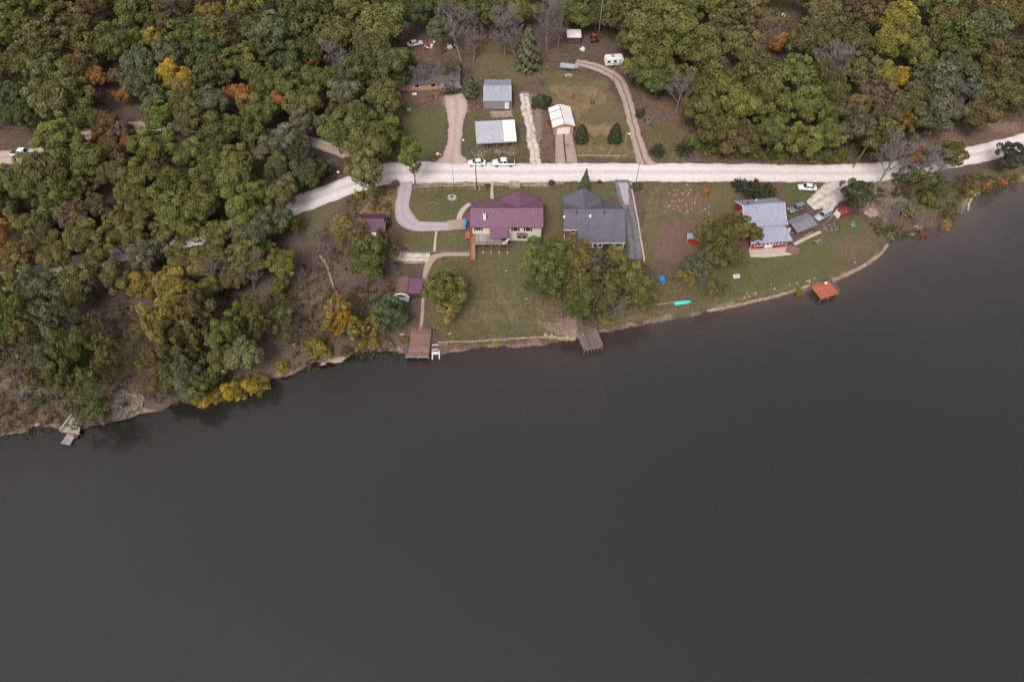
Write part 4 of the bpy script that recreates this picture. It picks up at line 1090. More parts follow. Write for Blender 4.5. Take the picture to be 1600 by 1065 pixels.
# tank, tub, boats, goal markers
o = root('propane_tank', on(979, 115), R(20), 'white tank lying near the camper', 'tank')
MB().tube([(-.9, 0, .6), (-.75, 0, .6), (.75, 0, .6), (.9, 0, .6)], [.2, .42, .42, .2], 12).build('tank', M['white'], o)
for s in (-.5, .5): MB().box(s - .08, s + .08, -.3, .3, 0, .3).build('foot', M['concrete'], o)
def boat(px, py, rz, L, W, label, mt, inner=None, name='rowing_boat', cat='boat', upside=False, z=0):
    o = root(name, (*G(px, py)[:2], G(px, py)[2] + .05 + z), rz, label, cat)
    secs = []
    for t in np.linspace(-1, 1, 11):
        w = W / 2 * (1 - max(0, t) ** 2.6 * .75 - max(0, -t) ** 5 * .25); zz = .12 * abs(t) ** 2
        if upside: secs.append([(t * L / 2, -w, .02), (t * L / 2, w, .02), (t * L / 2, w * .75, .34 - zz), (t * L / 2, 0, .46 - zz), (t * L / 2, -w * .75, .34 - zz)])
        else: secs.append([(t * L / 2, -w * .6, 0), (t * L / 2, w * .6, 0), (t * L / 2, w, .35 + zz), (t * L / 2, w * .82, .34 + zz), (t * L / 2, w * .5, .10), (t * L / 2, -w * .5, .10), (t * L / 2, -w * .82, .34 + zz), (t * L / 2, -w, .35 + zz)])
    MB().loft(secs).build('hull', M[mt], o)
    if inner:
        for t in (-.25, .35): MB().box(t * L / 2 - .14, t * L / 2 + .14, -W * .38, W * .38, .26, .31).build('seat', M[inner], o)
    return o
boat(1066.5, 473, R(8), 4.0, 1.25, 'turquoise boat lying upside down on the lakeside grass', 'turquoise', upside=True)
boat(1034, 437, R(95), 2.6, 1.45, 'small blue paddle boat on the grass under the trees', 'blue', 'blue2', 'paddle_boat')
boat(727, 350, R(82), 2.9, .95, 'blue kayak standing beside the purple roofed house', 'blue2', None, 'kayak', 'kayak', True, .3)
o = root('bath_tub', on(1150, 433), R(5), 'white tub on the grass beside the lakeside tree', 'tub')
MB().loft([[(x, -w, .05), (x, w, .05), (x, w * 1.1, .5), (x, -w * 1.1, .5)] for x, w in ((-.75, .35), (-.5, .45), (.5, .45), (.75, .35))], False).build('basin', M['white'], o)
MB().box(-.5, .5, -.3, .3, .501, .52).build('lid', M['carsilver'], o)
o = root('tarp_tent', on(249, 487), R(10), 'small teal tarp shelter among the left lakeside trees', 'tarp')
MB().add([(-1.1, -.8, 0), (1.1, -.8, 0), (1.1, .8, 0), (-1.1, .8, 0), (-.9, 0, 1.2), (.9, 0, 1.2)], [(0, 1, 5, 4), (2, 3, 4, 5), (1, 2, 5), (3, 0, 4), (3, 2, 1, 0)]).build('sheet', M['teal'], o)
o = root('oil_drum', on(121, 507), 0, 'black drum on the bare slope among left hand trees', 'drum')
MB().tube([(0, 0, 0), (0, 0, 1.0)], .4, 14).build('drum', M['black'], o)
MB().tube([(0, 0, 1.0), (0, 0, 1.03)], .42, 14).build('rim', M['darkgrey'], o)
for k, (px, py) in enumerate([(684, 242), (1331, 231)][:1]):
    o = root('yard_marker', on(px, py), 0, 'small white box beside the mouth of the sandy driveway', 'box'); MB().box(-.35, .35, -.25, .25, 0, .45).rock(.7, .1, 0, .2).build('box', M['white'], o)
o = root('mailbox', on(530, 279 - 4), 0, 'white mailbox on a post by the road fork', 'mailbox')
MB().box(-.06, .06, -.06, .06, -.2, 1.1).build('post', M['wood'], o); MB().box(-.3, .3, -.17, .17, 1.1, 1.45).build('box', M['white'], o)

# fire pit, planters, slab
def ring(mb, r_, n, s, seed=0):
    rr = random.Random(seed)
    for k in range(n):
        t = 2 * math.pi * k / n; mb.rock(r_ * math.cos(t), r_ * math.sin(t), 0, s * rr.uniform(.8, 1.2), .8, seed * 100 + k)
o = root('fire_pit', on(197, 631), 0, 'round stone fire pit with a paved stone surround above the shore', 'fire pit')
m = MB(); ring(m, .75, 14, .17, 1); m.build('stone_ring', M['stone'], o)
MB().prism([(.62 * math.cos(t), .62 * math.sin(t)) for t in np.linspace(0, 6.28, 12, endpoint=False)], -.1, .06).build('ash_bed', M['ash'], o)
m = MB()
rr = random.Random(3); vs = []; fs = []
for j in range(9):
    for k in range(30):
        t = 2 * math.pi * k / 30; r_ = .95 + j * .3 * (1 + .16 * math.sin(3 * t + 1)); vs.append((r_ * math.cos(t) + rr.gauss(0, .05), r_ * math.sin(t) + rr.gauss(0, .05), .05 + rr.uniform(0, .09)))
for j in range(8):
    for k in range(30):
        if j < 6 or rr.random() < .6: fs.append((j * 30 + k, (j + 1) * 30 + k, (j + 1) * 30 + (k + 1) % 30, j * 30 + (k + 1) % 30))
m.add(vs, fs); m.build('paving', M['cobble'], o)
o = root('round_planter', on(706, 309), 0, 'round stone planter with a dark bush on the front lawn', 'planter')
m = MB(); ring(m, 1.0, 18, .2, 4); m.build('stone_ring', M['concrete'], o)
MB().prism([(.95 * math.cos(t), .95 * math.sin(t)) for t in np.linspace(0, 6.28, 14, endpoint=False)], -.2, .1).build('soil_bed', M['concrete'], o)
m = MB()
for k in range(14):
    t = k * .9; m.tube([(0, 0, 0), (.3 * math.cos(t), .3 * math.sin(t), .5), (.6 * math.cos(t), .6 * math.sin(t), .45)], [.05, .05, .01], 4)
m.build('plant', M['ash'], o)
o = root('stone_circle', on(746, 295), 0, 'ring of pale stones round the foot of the utility pole', 'stone ring')
m = MB(); ring(m, .65, 9, .2, 7); m.build('stones', M['palestone'], o)
o = root('garden_bench', on(675.5, 317), 0, 'low pale edging stones on the front lawn near the driveway', 'edging')
m = MB()
for k in range(9): m.rock(-1.0 + k * .25, .35 - abs(k - 4) * .12, 0, .13, .7, k)
o.name = 'edging_stones'; m.build('stones', M['palestone'], o)
o = root('well_platform', on(804, 289), 0, 'small square stone platform with a grey lid behind the purple roof', 'platform')
MB().box(-1.3, 1.3, -1.1, 1.1, -.4, .25).build('base', M['stone'], o); MB().tube([(0, 0, .25), (0, 0, .42)], .55, 12).build('lid', M['metal'], o)
o = root('rock_bed', on(1299, 357), R(5), 'long heap of dark reddish rocks right of the carport', 'rock bed')
for j, mt in enumerate(('bark', 'stone', 'darkgrey')):
    m = MB(); rr = random.Random(20 + j)
    for _ in range(26): m.rock(rr.uniform(-2.0, 2.0), rr.gauss(0, .45), 0, rr.uniform(.12, .3), .8, rr.random())
    m.build(['reddish_rocks', 'pale_rocks', 'dark_rocks'][j], M[mt], o)
o = root('stone_slab', on(1361, 332), R(10), 'large flat pale rock behind the yard clutter', 'rock')
m = MB(); m.rock(0, 0, 0, 2.0, .22, 3); m.build('slab', M['stone'], o)
o = root('wood_frame', on(1283, 371), R(35), 'long weathered board lying on the lawn', 'board'); o.location = on(1262, 370 - 3)
MB().box(-1.6, 1.6, -.25, .25, .0, .18).build('board', M['wood'], o)

# dry stones of the garden patch: each a thing
STONES = [(1053, 297), (1059, 298), (1064, 301), (1071, 299.5), (1079, 297), (1046, 302), (1052, 305.5), (1056, 304), (1067, 303), (1075, 305), (1087, 307), (1080, 310.5), (1086, 311), (1068, 311.5), (1061, 313), (1065, 314), (1077, 313.5), (1050, 315),
          (1054, 314), (1041, 317), (1044, 319.5), (1081, 317), (1086, 318), (1072, 318), (1046, 321.5), (1043, 324), (1053, 322), (1058.5, 322.5), (1072, 322), (1080, 326), (1052, 327), (1062.5, 329), (1039, 331), (1070, 334), (1074, 331), (1093.5, 330.5), (1098, 328.5), (1102, 327), (1107, 333), (1108, 323), (1034.5, 331.5), (1076, 302), (1085, 315.5), (1048, 288.5), (1073, 289)]
st = MB().rock(0, 0, 0, .34, .7, 1); sme = st.mesh('pale_stone', M['palestone'])
sme2 = MB().rock(0, 0, 0, .34, .9, 2).mesh('pale_stone', M['palestone'])
for k, (px, py) in enumerate(STONES):
    o = bpy.data.objects.new('garden_rock', sme if k % 2 else sme2); COL.objects.link(o)
    x, y, z = G(px, py); o.location = (x, y, z); o.rotation_euler = (0, 0, k * 1.3); s = .5 + .5 * ((k * 37) % 10) / 10; o.scale = (s, s, s)
    tag(o, 'pale yellow rock scattered over the reddish garden patch', 'rock', 'pale rocks scattered over the garden patch')
for k, (px, py) in enumerate([(1205, 444.5), (1210, 451), (1261, 439), (1272, 435), (1245, 442), (1233, 445), (1167, 458), (1170, 463), (1163, 465), (1187, 466), (1336, 410), (1180, 458)]):
    o = bpy.data.objects.new('lawn_stone', sme2 if k % 2 else sme); COL.objects.link(o)
    x, y, z = G(px, py); o.location = (x, y, z); o.rotation_euler = (0, 0, k * 2.1); s = .7 + .3 * (k % 3) / 2; o.scale = (s, s, s)
    tag(o, 'pale stone on the lakeside lawn left of the orange red dock' if px < 1280 else 'single pale stone on the lawn edge right of the orange red dock', 'stone', 'pale stones along the lakeside lawn' if px < 1280 else None)
for k, (px, py, s, lab) in enumerate([(525, 562, 3.2, 'large pale boulder shelf at the shoreline below the golden tree'), (401, 588, 2.2, 'pale flat rock at the waterline between gold bushes'), (535, 559, 1.8, 'smaller pale boulder right of the shoreline boulder shelf'), (57, 662, 2.0, 'pale boulder on the bank left of the small float dock'),
                                      (505, 568, 1.6, 'small pale boulder left of the shoreline boulder shelf'), (1427, 366, 2.2, 'pinkish boulder at the shore right of the stone wall'), (1431, 353, 1.4, 'pale flat rock just above the pinkish shore boulder'),
                                      (703, 521, 1.3, 'pale rock on the bank right of the railed dock'), (628, 522, 1.3, 'pale rock on the bank left of the railed dock'), (460, 538, .8, 'small pale rock on the slope left of the golden tree'), (791, 423, .8, 'white stone on the big lawn below the deck'), (822, 467, .7, 'white stone at the edge of the big lawn beside the trees')]):
    o = bpy.data.objects.new('boulder', MB().rock(0, 0, 0, .55, .5, k + 40).mesh('boulder', M['palestone' if k > 8 else 'stone'])); COL.objects.link(o)
    x, y, z = G(px, py); o.location = (x, y, z); o.scale = (s, s * .6, s * .7 if s < 2 else .8); o.rotation_euler = (0, 0, R(12)); tag(o, lab, 'rock')

# ------------------------------------------------------------------ retaining walls, fences, timbers
def wall_line(name, pts, w, h_, mt, label, cat, lift=.0, seg=.55, jit=.08, seed=1, dz=0.0):
    L = smooth_line([np.array(G(a, b)[:2]) for a, b in pts], seg); rr = random.Random(seed); m = MB()
    for a, b in zip(L[:-1], L[1:]):
        c = (a + b) / 2; d = b - a; ang = math.atan2(d[1], d[0]); ln = np.linalg.norm(d) * .5 + .02; z = hz(*c) + dz
        hh = h_ * rr.uniform(1 - jit * 2, 1 + jit * 2); ww = w * rr.uniform(1 - jit, 1 + jit)
        m.box(c[0] - ln + .02, c[0] + ln - .02, c[1] - ww / 2, c[1] + ww / 2, z - .9, z + hh + lift, ang + rr.uniform(-jit, jit))
    o = root(name, (float(L[0][0]), float(L[0][1]), hz(*L[0])), 0, label, cat)
    b_ = m.build('blocks', mt, o); b_.location = (-float(L[0][0]), -float(L[0][1]), -hz(*L[0])); return o
wall_line('retaining_wall', [(684, 535), (700, 534.5), (735, 534), (770, 531), (800, 529), (840, 527), (868, 526)], .3, .2, M['stone'], 'low pale block wall along the lake edge of the big lawn', 'retaining wall')
wall_line('retaining_wall', [(1104, 486.5), (1140, 480), (1171, 472.5), (1210, 464), (1227, 459), (1265, 447)], .6, .35, M['stone'], 'tan stone wall along the shore left of the orange red dock', 'retaining wall', seed=2)
wall_line('retaining_wall', [(1300, 438), (1320, 431), (1340, 421), (1360, 409), (1375, 398), (1386, 383)], .7, .35, M['stone'], 'tan stone wall along the shore right of the orange red dock', 'retaining wall', seed=3)
wall_line('retaining_wall', [(1512, 330), (1514, 318), (1520, 308), (1530, 302)], .5, .25, M['concrete'], 'short grey edging at the muddy cove on the right', 'retaining wall', seed=4)
wall_line('rock_edging', [(850, 524), (870, 527), (890, 529), (899, 528)], .9, .2, M['palestone'], 'loose pale rocks on the bank left of the weathered dock', 'rocks', seg=.45, jit=.4, seed=5)
wall_line('timber_edging', [(628, 377), (640, 388), (650, 393.5), (680, 393.5), (715, 393), (737, 392.5)], .22, .16, M['wood'], 'timber edging along the lower side of the small side lawn', 'edging', seg=1.2, jit=.03, seed=6)
wall_line('timber_edging', [(612, 408.5), (640, 409.5), (664, 409.5)], .25, .2, M['wood'], 'timber edging below the gravel parking pad', 'edging', seg=1.2, jit=.03, seed=7)
wall_line('timber_edging', [(901, 243.5), (920, 243.5), (940, 244), (960, 244), (979, 244)], .2, .22, M['palestone'], 'pale timber line along the roadside by round evergreens', 'edging', seg=1.4, jit=.03, seed=8)
wall_line('stone_edging', [(646, 292.5), (700, 291), (765, 289.5)], .35, .1, M['palestone'], 'broken line of pale stones between road and front lawn', 'edging', seg=.6, jit=.3, seed=9)
wall_line('stone_edging', [(774, 289.5), (800, 290), (855, 290)], .35, .1, M['palestone'], 'broken line of pale stones right of the narrow front walk', 'edging', seg=.6, jit=.3, seed=10)
wall_line('stone_edging', [(500, 400), (508, 410), (514, 425), (520, 445), (528, 462)], .45, .3, M['stone'], 'dry stone row running down through the left slope', 'stone row', seg=.6, jit=.3, seed=11)
wall_line('fallen_log', [(1015, 478), (1035, 475), (1053, 472)], .22, .18, M['palestone'], 'pale log lying left of the turquoise boat', 'log', seg=1.6, jit=.02, seed=12)

# wooden fence at the top left bank
o = root('rail_fence', (*G(60, 205)[:2], G(60, 205)[2]), R(-4), 'pale rail fence above the bank behind the left pickup', 'fence')
m = MB()
for k in range(8): MB().box(-9 + k * 2.4, -8.85 + k * 2.4, -.07, .07, -.6, 1.2).build('post', M['wood'], o)
MB().box(-9, 8, -.10, -.072, .9, 1.05).box(-9, 8, -.10, -.072, .45, .6).build('rail', M['wood'], o)

# ------------------------------------------------------------------ docks
# railed dock with brown boards
c0, c1 = np.array(U(639, 517, 1.1)), np.array(U(674, 517, 1.1))
o = root('dock', (float((c0[0] + c1[0]) / 2), float(c0[1]), 1.05), R(-1), 'brown boarded dock with low dark railings at the end of the path', 'dock')
W, D = 2.55, 6.7
MB().box(-W, W, -D, .2, -.12, .02).build('floor', M['deck_brown'], o)
MB().box(-W - .02, W + .02, -D - .1, -D - .002, -.25, .05).build('edge_board', M['deck_pale'], o)
m = MB(); rails(m, [(-.8, .15, .02), (-W + .1, .15, .02), (-W + .1, -D + .05, .02), (-.35, -D + .05, .02)], .85, 1.6, .06, .07)
rails(m, [(.8, .15, .02), (W - .1, .15, .02), (W - .1, -D + .05, .02), (.6, -D + .05, .02)], .85, 1.6, .06, .07)
m.build('railing', M['wood'], o)
for x in (-W + .15, 0, W - .15):
    for y in (-.2, -3.3, -D + .15): MB().box(x - .1, x + .1, y - .1, y + .1, -2.2, -.12).build('piling', M['wood'], o)
MB().box(-.45, .45, .2, 1.6, -.05, .06).build('gangway', M['deck_red_y'], o)
# white lift beside it
x, y = U(679, 548, .4)
o = root('boat_lift', (x + .25, y, .15), R(4), 'white boat lift frame with two seats beside the railed dock', 'boat lift')
for s in (-1, 1): MB().tube([(s * .75, -2.0, .1), (s * .75, 1.6, .25)], .13, 8).build('float', M['white'], o)
MB().box(-.7, .7, .2, .9, .25, .42).build('seat', M['white'], o); MB().box(-.7, .7, -.9, -.3, .22, .40).build('seat', M['white'], o)
MB().box(-.62, .62, -1.6, 1.6, .1, .2).build('deck', M['cardark'], o)
m = MB(); m.box(-.72, -.62, 1.0, 1.15, .2, 1.0).box(.62, .72, 1.0, 1.15, .2, 1.0).box(-.72, .72, 1.0, 1.12, 1.0, 1.1); m.build('bar', M['white'], o)
o = root('wooden_pallet', on(694, 537.5), R(0), 'small slatted wooden frame beside the boat lift', 'pallet')
m = MB(); m.box(-.8, .8, -.45, -.38, .3, .36).box(-.8, .8, .38, .45, .3, .36)
for k in range(6): m.box(-.8 + k * .3, -.7 + k * .3, -.38, .38, .3, .35)
m.build('slats', M['deck_pale'], o)
for x in (-.7, .7): MB().box(x - .05, x + .05, -.05, .05, -.3, .3).build('leg', M['wood'], o)

# weathered square dock
o = root('dock', (*U(914, 514, 1.1), 1.1), R(-18), 'weathered grey brown square dock with rails in the middle of the shore', 'dock')
o.rotation_euler = (0, 0, R(15)); o.location = (*U(915, 515, 1.1), 1.1)
W, D = 2.15, 5.3
MB().box(-W, W, -D, 0, -.12, .02).build('floor', M['deck_grey'], o)
m = MB(); rails(m, [(-W + .05, 0, .02), (-W + .05, -D + .05, .02), (W - .05, -D + .05, .02), (W - .05, -.4, .02)], .85, 1.2, .06, .08); m.build('railing', M['wood'], o)
m = MB(); m.box(-W + .2, -W + .6, -D + .6, -.6, .35, .42).box(W - .6, W - .2, -D + .6, -.6, .35, .42); m.build('bench', M['wood'], o)
for x in np.linspace(-W + .1, W - .1, 6):
    MB().box(x - .09, x + .09, -D - .08, -D + .1, -2.2, -.12).build('piling', M['wood'], o)
for x in (-W + .1, W - .1):
    for y in (-.3, -2.7): MB().box(x - .09, x + .09, y - .09, y + .09, -2.2, -.12).build('piling', M['wood'], o)
o = root('plank_stairs', (*U(905, 507, 1.3)[:2], 1.0), R(-8), 'narrow grey steps leading onto the weathered dock', 'steps')
for k in range(5): MB().box(-.6, .6, k * .5 - .3, k * .5 + .15, -.6 + k * .1, .0 + k * .12).build('step', M['deck_grey'], o)
o = root('bucket', (*U(911, 524, 1.2)[:2], 1.13), 0, 'pale bucket standing on the weathered dock', 'bucket')
MB().tube([(0, 0, 0), (0, 0, .4)], [.16, .2], 10).build('pail', M['palestone'], o); MB().tube([(-.2, 0, .38), (0, .0, .62), (.2, 0, .38)], .015, 4).build('handle', M['metal'], o)

# orange red dock
o = root('dock', (*U(1281, 442.5, 1.3), 1.3), R(21), 'orange red painted dock platform on posts at the right shore', 'dock')
W, D = 2.45, 4.0
MB().box(-W, W, -D, 0, -.14, .02).build('floor', M['deck_orange'], o)
MB().box(-W - .03, W + .03, -D - .06, -D - .002, -.2, .06).box(-W - .05, -W - .002, -D, 0, -.2, .06).build('edge_board', M['redwood'], o)
for x in (-W + .15, 0, W - .15):
    for y in (-.2, -D + .15): MB().box(x - .1, x + .1, y - .1, y + .1, -2.4, -.14).build('piling', M['wood'], o)
m = MB(); rails(m, [(W + .35, .6, -.1), (W + .35, -D + .6, -.3)], .8, 1.2, .05, .05); m.build('railing', M['wood'], o)
MB().box(W + .05, W + .4, -D + .4, .5, -.6, -.35).build('side_step', M['wood'], o)
o = root('dock_box', (*U(1290, 443, 1.5)[:2], 1.33), R(20), 'pale box standing on the orange red dock', 'box')
MB().box(-.3, .3, -.22, .22, 0, .38).build('box', M['palestone'], o); MB().box(-.33, .33, -.25, .25, .381, .43).build('lid', M['white'], o)
o = root('deck_chair', on(1264, 442), R(30), 'pale low chair on the grass at the left corner of the orange dock', 'chair')
MB().box(-.3, .3, -.3, .3, .35, .41).build('seat', M['palestone'], o); MB().box(-.3, .3, .3, .36, .35, .95).build('backrest', M['palestone'], o)
for sx in (-.26, .26):
    for sy in (-.26, .26): MB().box(sx - .03, sx + .03, sy - .03, sy + .03, 0, .35).build('leg', M['wood'], o)

# small dock with float, far left
o = root('dock', (*U(119, 659, .95), .95), R(-8), 'small worn brown dock with a white side rail at the left shore', 'dock', scale=.8)
MB().add([(-2.4, -3.0, 0), (2.3, -3.0, 0), (.9, 1.6, .1), (-1.5, 1.6, .1), (-2.4, -3.0, -.14), (2.3, -3.0, -.14), (.9, 1.6, -.04), (-1.5, 1.6, -.04)], [(0, 1, 2, 3), (7, 6, 5, 4), (0, 4, 5, 1), (1, 5, 6, 2), (2, 6, 7, 3), (3, 7, 4, 0)]).build('floor', M['deck_pale'], o)
MB().box(-2.5, 2.6, -3.12, -3.01, -.2, .05).build('edge_board', M['palestone'], o)
m = MB(); rails(m, [(-2.4, -3.0, 0), (-1.6, 1.6, .1)], .9, 1.2, .06, .09); m.build('railing', M['white'], o)
for x, y in ((-2.2, -2.8), (2.1, -2.8), (0, -2.8), (-1.6, .5), (1.0, .5)): MB().box(x - .1, x + .1, y - .1, y + .1, -2.2, -.14).build('piling', M['wood'], o)
o = root('floating_dock', (*U(108, 686, .25), .22), R(-10), 'pale grey float moored at the end of the small left dock', 'float', scale=.9)
MB().box(-1.05, 1.05, -1.3, 1.2, 0, .22).build('floor', M['deck_pale'], o); MB().box(-.95, .95, -1.2, 1.1, -.3, -.002).build('float', M['darkgrey'], o)
MB().box(-.9, -.7, -1.3, -1.1, .22, .5).box(.7, .9, -1.3, -1.1, .22, .5).build('cleat', M['white'], o)
o = root('gangway', (*U(121, 677, .5), .4), R(-6), 'narrow grey ramp beside the float at the left dock', 'ramp')
MB().box(-.35, .35, -.9, .9, 0, .1).build('floor', M['deck_grey'], o); MB().box(-.42, -.352, -.9, .9, 0, .3).build('rail', M['wood'], o)

# ------------------------------------------------------------------ poles
def pole(px, py, h_, label, rad=.14, arm=None, name='utility_pole', lamp=False, tilt=(0, 0), transformer=False, mt='wood', arms=1):
    x, y, z = G(px, py); o = root(name, (x, y, z), 0, label, 'pole')
    tx, ty = tilt
    MB().tube([(0, 0, -.8), (tx, ty, h_)], [rad, rad * .7], 8).build('pole', M[mt], o)
    if arm is not None:
        ca, sa = math.cos(arm), math.sin(arm)
        a = MB().tube([(tx - 1.2 * ca, ty - 1.2 * sa, h_ - .4), (tx + 1.2 * ca, ty + 1.2 * sa, h_ - .4)], .07, 4, smooth=False).build('crossarm', M[mt], o)
        for k in (-1.05, -.4, .4, 1.05): MB().tube([(tx + k * ca, ty + k * sa, h_ - .33), (tx + k * ca, ty + k * sa, h_ - .1)], .05, 6).build('insulator', M['metal'], a)
    if transformer: MB().tube([(tx + .32, ty - .05, h_ - 2.0), (tx + .32, ty - .05, h_ - 1.1)], .24, 10).build('transformer', M['white'], o)
    if lamp:
        l_ = MB().tube([(tx, ty, h_ - 1), (tx + .5, ty - .3, h_ - .7)], .05, 6).build('lamp_arm', M['metal'], o)
        MB().box(tx + .35, tx + .85, ty - .6, ty - .15, h_ - .85, h_ - .62).build('lamp', M['white'], l_)
    return o
pole(745, 296, 11.5, 'tall utility pole beside the white sedan rising from a stone ring', .15, R(135), transformer=False)
pole(710, 297, 9.3, 'thin pole on the front lawn near the round planter', .07, mt='metal')
pole(990, 303, 10.8, 'thin dark pole at the top of the asphalt driveway', .10)
pole(1332, 262, 9.3, 'pale wooden utility pole with a transformer at the right woods edge', .16, lamp=False, transformer=True, tilt=(1.0, 0))
pole(934, 67, 13.5, 'tall far utility pole behind the faded red tractor', .16, R(0))
pole(957, 134, 7.0, 'dark slender pole in front of the camper', .09)
pole(974, 239, 7.2, 'slim pale pole with a lamp beside the rutted track', .09, lamp=True, mt='palestone')
pole(722, 243, 6.0, 'thin grey pole with a white head right of the sandy driveway', .06, lamp=True, mt='metal')
pole(1286, 353, 6.0, 'leaning yellow green pole beside the silver car', .09, mt='yellow', tilt=(1.3, 0))
for k, (px, py, lab) in enumerate([(954, 237, 'pale plank leaning near the lamp pole by the track'), (743, 170, 'grey plank leaning left of the closed steel shed')]):
    o = root('leaning_plank', on(px, py), R(50 if k == 0 else 20), lab, 'plank'); MB().slab([(-1.2, -.08, .05), (1.2, -.08, .5), (1.2, .08, .5), (-1.2, .08, .05)], .06).build('plank', M['palestone' if k == 0 else 'wood'], o)

# people and animals: none are visible in the photograph

hx, hy, hzz = -1.2, 111.3, hz(-1.2, 110.5)
o = root('grill', (hx - .8, hy - 2.4, hzz + 2.4), 0, 'black grill under the purple porch roof on the deck', 'grill')
MB().box(-.45, .45, -.25, .25, .6, 1.0).build('firebox', M['black'], o); MB().tube([(-.4, 0, 1.0), (.4, 0, 1.0)], .24, 10).build('lid', M['darkgrey'], o)
for sx in (-.4, .4): MB().box(sx - .03, sx + .03, -.2, .2, 0, .6).build('leg', M['darkgrey'], o)
o = root('lounge_chair', (hx - .3, hy - 2.9, hzz + 2.4), R(40), 'pale lounge chair at the right end of the deck', 'chair')
MB().box(-.8, .4, -.3, .3, .3, .38).build('seat', M['white'], o); MB().slab([(.4, -.3, .36), (1.0, -.3, .8), (1.0, .3, .8), (.4, .3, .36)], .06).build('backrest', M['white'], o)
for sx in (-.7, .3):
    for sy in (-.25, .25): MB().box(sx - .03, sx + .03, sy - .03, sy + .03, 0, .3).build('leg', M['metal'], o)

# ------------------------------------------------------------------ trees
def quads_mesh(name, C, Nrm, size, tint, mat, aspect=.75):
    """many small leaf-cluster faces: centres, normals, sizes, tint (value, hue, saturation)"""
    n = len(C)
    Nrm = Nrm / (np.linalg.norm(Nrm, axis=1, keepdims=True) + 1e-9)
    rv = rng.normal(size=(n, 3)); e1 = np.cross(Nrm, rv); e1 /= (np.linalg.norm(e1, axis=1, keepdims=True) + 1e-9); e2 = np.cross(Nrm, e1)
    s = size[:, None]; a = e1 * s; b_ = e2 * s * aspect
    V = np.stack([C - a, C - b_ * .9 + a * .1, C + a, C + b_], 1).reshape(-1, 3).astype(np.float32)
    me = bpy.data.meshes.new(name); me.vertices.add(4 * n); me.vertices.foreach_set('co', V.ravel())
    me.loops.add(4 * n); me.polygons.add(n)
    me.loops.foreach_set('vertex_index', np.arange(4 * n, dtype=np.int32)); me.polygons.foreach_set('loop_start', np.arange(0, 4 * n, 4, dtype=np.int32))
    me.update(calc_edges=True)
    t = np.ones((n, 4), np.float32); t[:, :3] = tint; t = np.repeat(t, 4, 0)
    a_ = me.color_attributes.new('tint', 'FLOAT_COLOR', 'POINT'); a_.data.foreach_set('color', t.ravel())
    me.materials.append(mat); return me

def unit(n):
    v = rng.normal(size=(n, 3)); return v / np.linalg.norm(v, axis=1, keepdims=True)

def crown(name, Rh=5., Rv=4.2, nl=48, lr=(.17, .34), n=7600, leaf=.25, droop=0., gaps=.0, flat=.25, two=False):
    """crown of many leafy clumps spread through an uneven volume, centred on z = 0"""
    D = unit(nl * 3); D = D[D[:, 2] > -.55][:nl]; nl = len(D)
    rad = rng.uniform(.42, .96, nl); wob = 1 + .30 * np.sin(3 * np.arctan2(D[:, 1], D[:, 0]) + rng.uniform(0, 6)) * (1 - np.abs(D[:, 2]))
    C = D * rad[:, None] * wob[:, None] * np.array([Rh, Rh, Rv]); L = rng.uniform(*lr, nl) * Rh
    C = np.vstack([C, rng.normal(0, .18, (6, 3)) * Rh]); L = np.append(L, np.full(6, .42 * Rh)); nl += 6
    bright = rng.uniform(.74, 1.24, nl); hue = rng.uniform(.1, .9, nl)
    w = L ** 2; k = rng.choice(nl, int(n * 2.2), p=w / w.sum())
    d = unit(len(k)); out_ = C[k] / (np.linalg.norm(C[k], axis=1, keepdims=True) + 1e-6)
    flip = (np.einsum('ij,ij->i', d, out_) < -.15) | (d[:, 2] < -.5); d[flip] = -d[flip]
    rr = rng.uniform(.72, 1.06, len(k)) ** .7; rr += (rng.random(len(k)) > .93) * rng.uniform(0, .22, len(k))
    P = C[k] + d * (L[k] * rr)[:, None] * np.array([1, 1, .82])
    # drop leaves buried inside other clumps
    keep = np.ones(len(P), bool)
    for j in range(nl):
        q = (P - C[j]) / np.array([1, 1, .82]); keep &= (np.linalg.norm(q, axis=1) > L[j] * .70) | (k == j)
    idx = np.where(keep)[0][:n]; P = P[idx]; d = d[idx]; k = k[idx]
    if droop: P[:, 2] -= droop * (np.hypot(P[:, 0], P[:, 1]) / Rh) ** 2 * Rv
    if gaps:
        g = vnoise(P[:, 0] + P[:, 2] * .7, P[:, 1] - P[:, 2] * .4, 1.3, 5) > gaps; P = P[g]; d = d[g]; k = k[g]
    m = len(P); nr = d * .75 + unit(m) * .75 + np.array([0, 0, .35])
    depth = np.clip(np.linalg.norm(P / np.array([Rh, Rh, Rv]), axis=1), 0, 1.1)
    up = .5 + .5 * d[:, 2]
    t = np.stack([.5 * bright[k] * rng.uniform(.68, 1.32, m) * (.72 + .3 * depth) * (.84 + .26 * up), np.clip(hue[k] * .6 + rng.uniform(0, .4, m), 0, 1), rng.uniform(.4, 1, m)], 1)  # inner and underside leaves darkened: crown self-shade put into the tint value
    if two: # lower clumps stay greener than the turned top
        t[:, 1] = np.clip(t[:, 1] + .5 * (P[:, 2] < 0), 0, 1)
    return quads_mesh(name, P, nr, leaf * rng.uniform(.6, 1.3, m), t, M['leaf'])

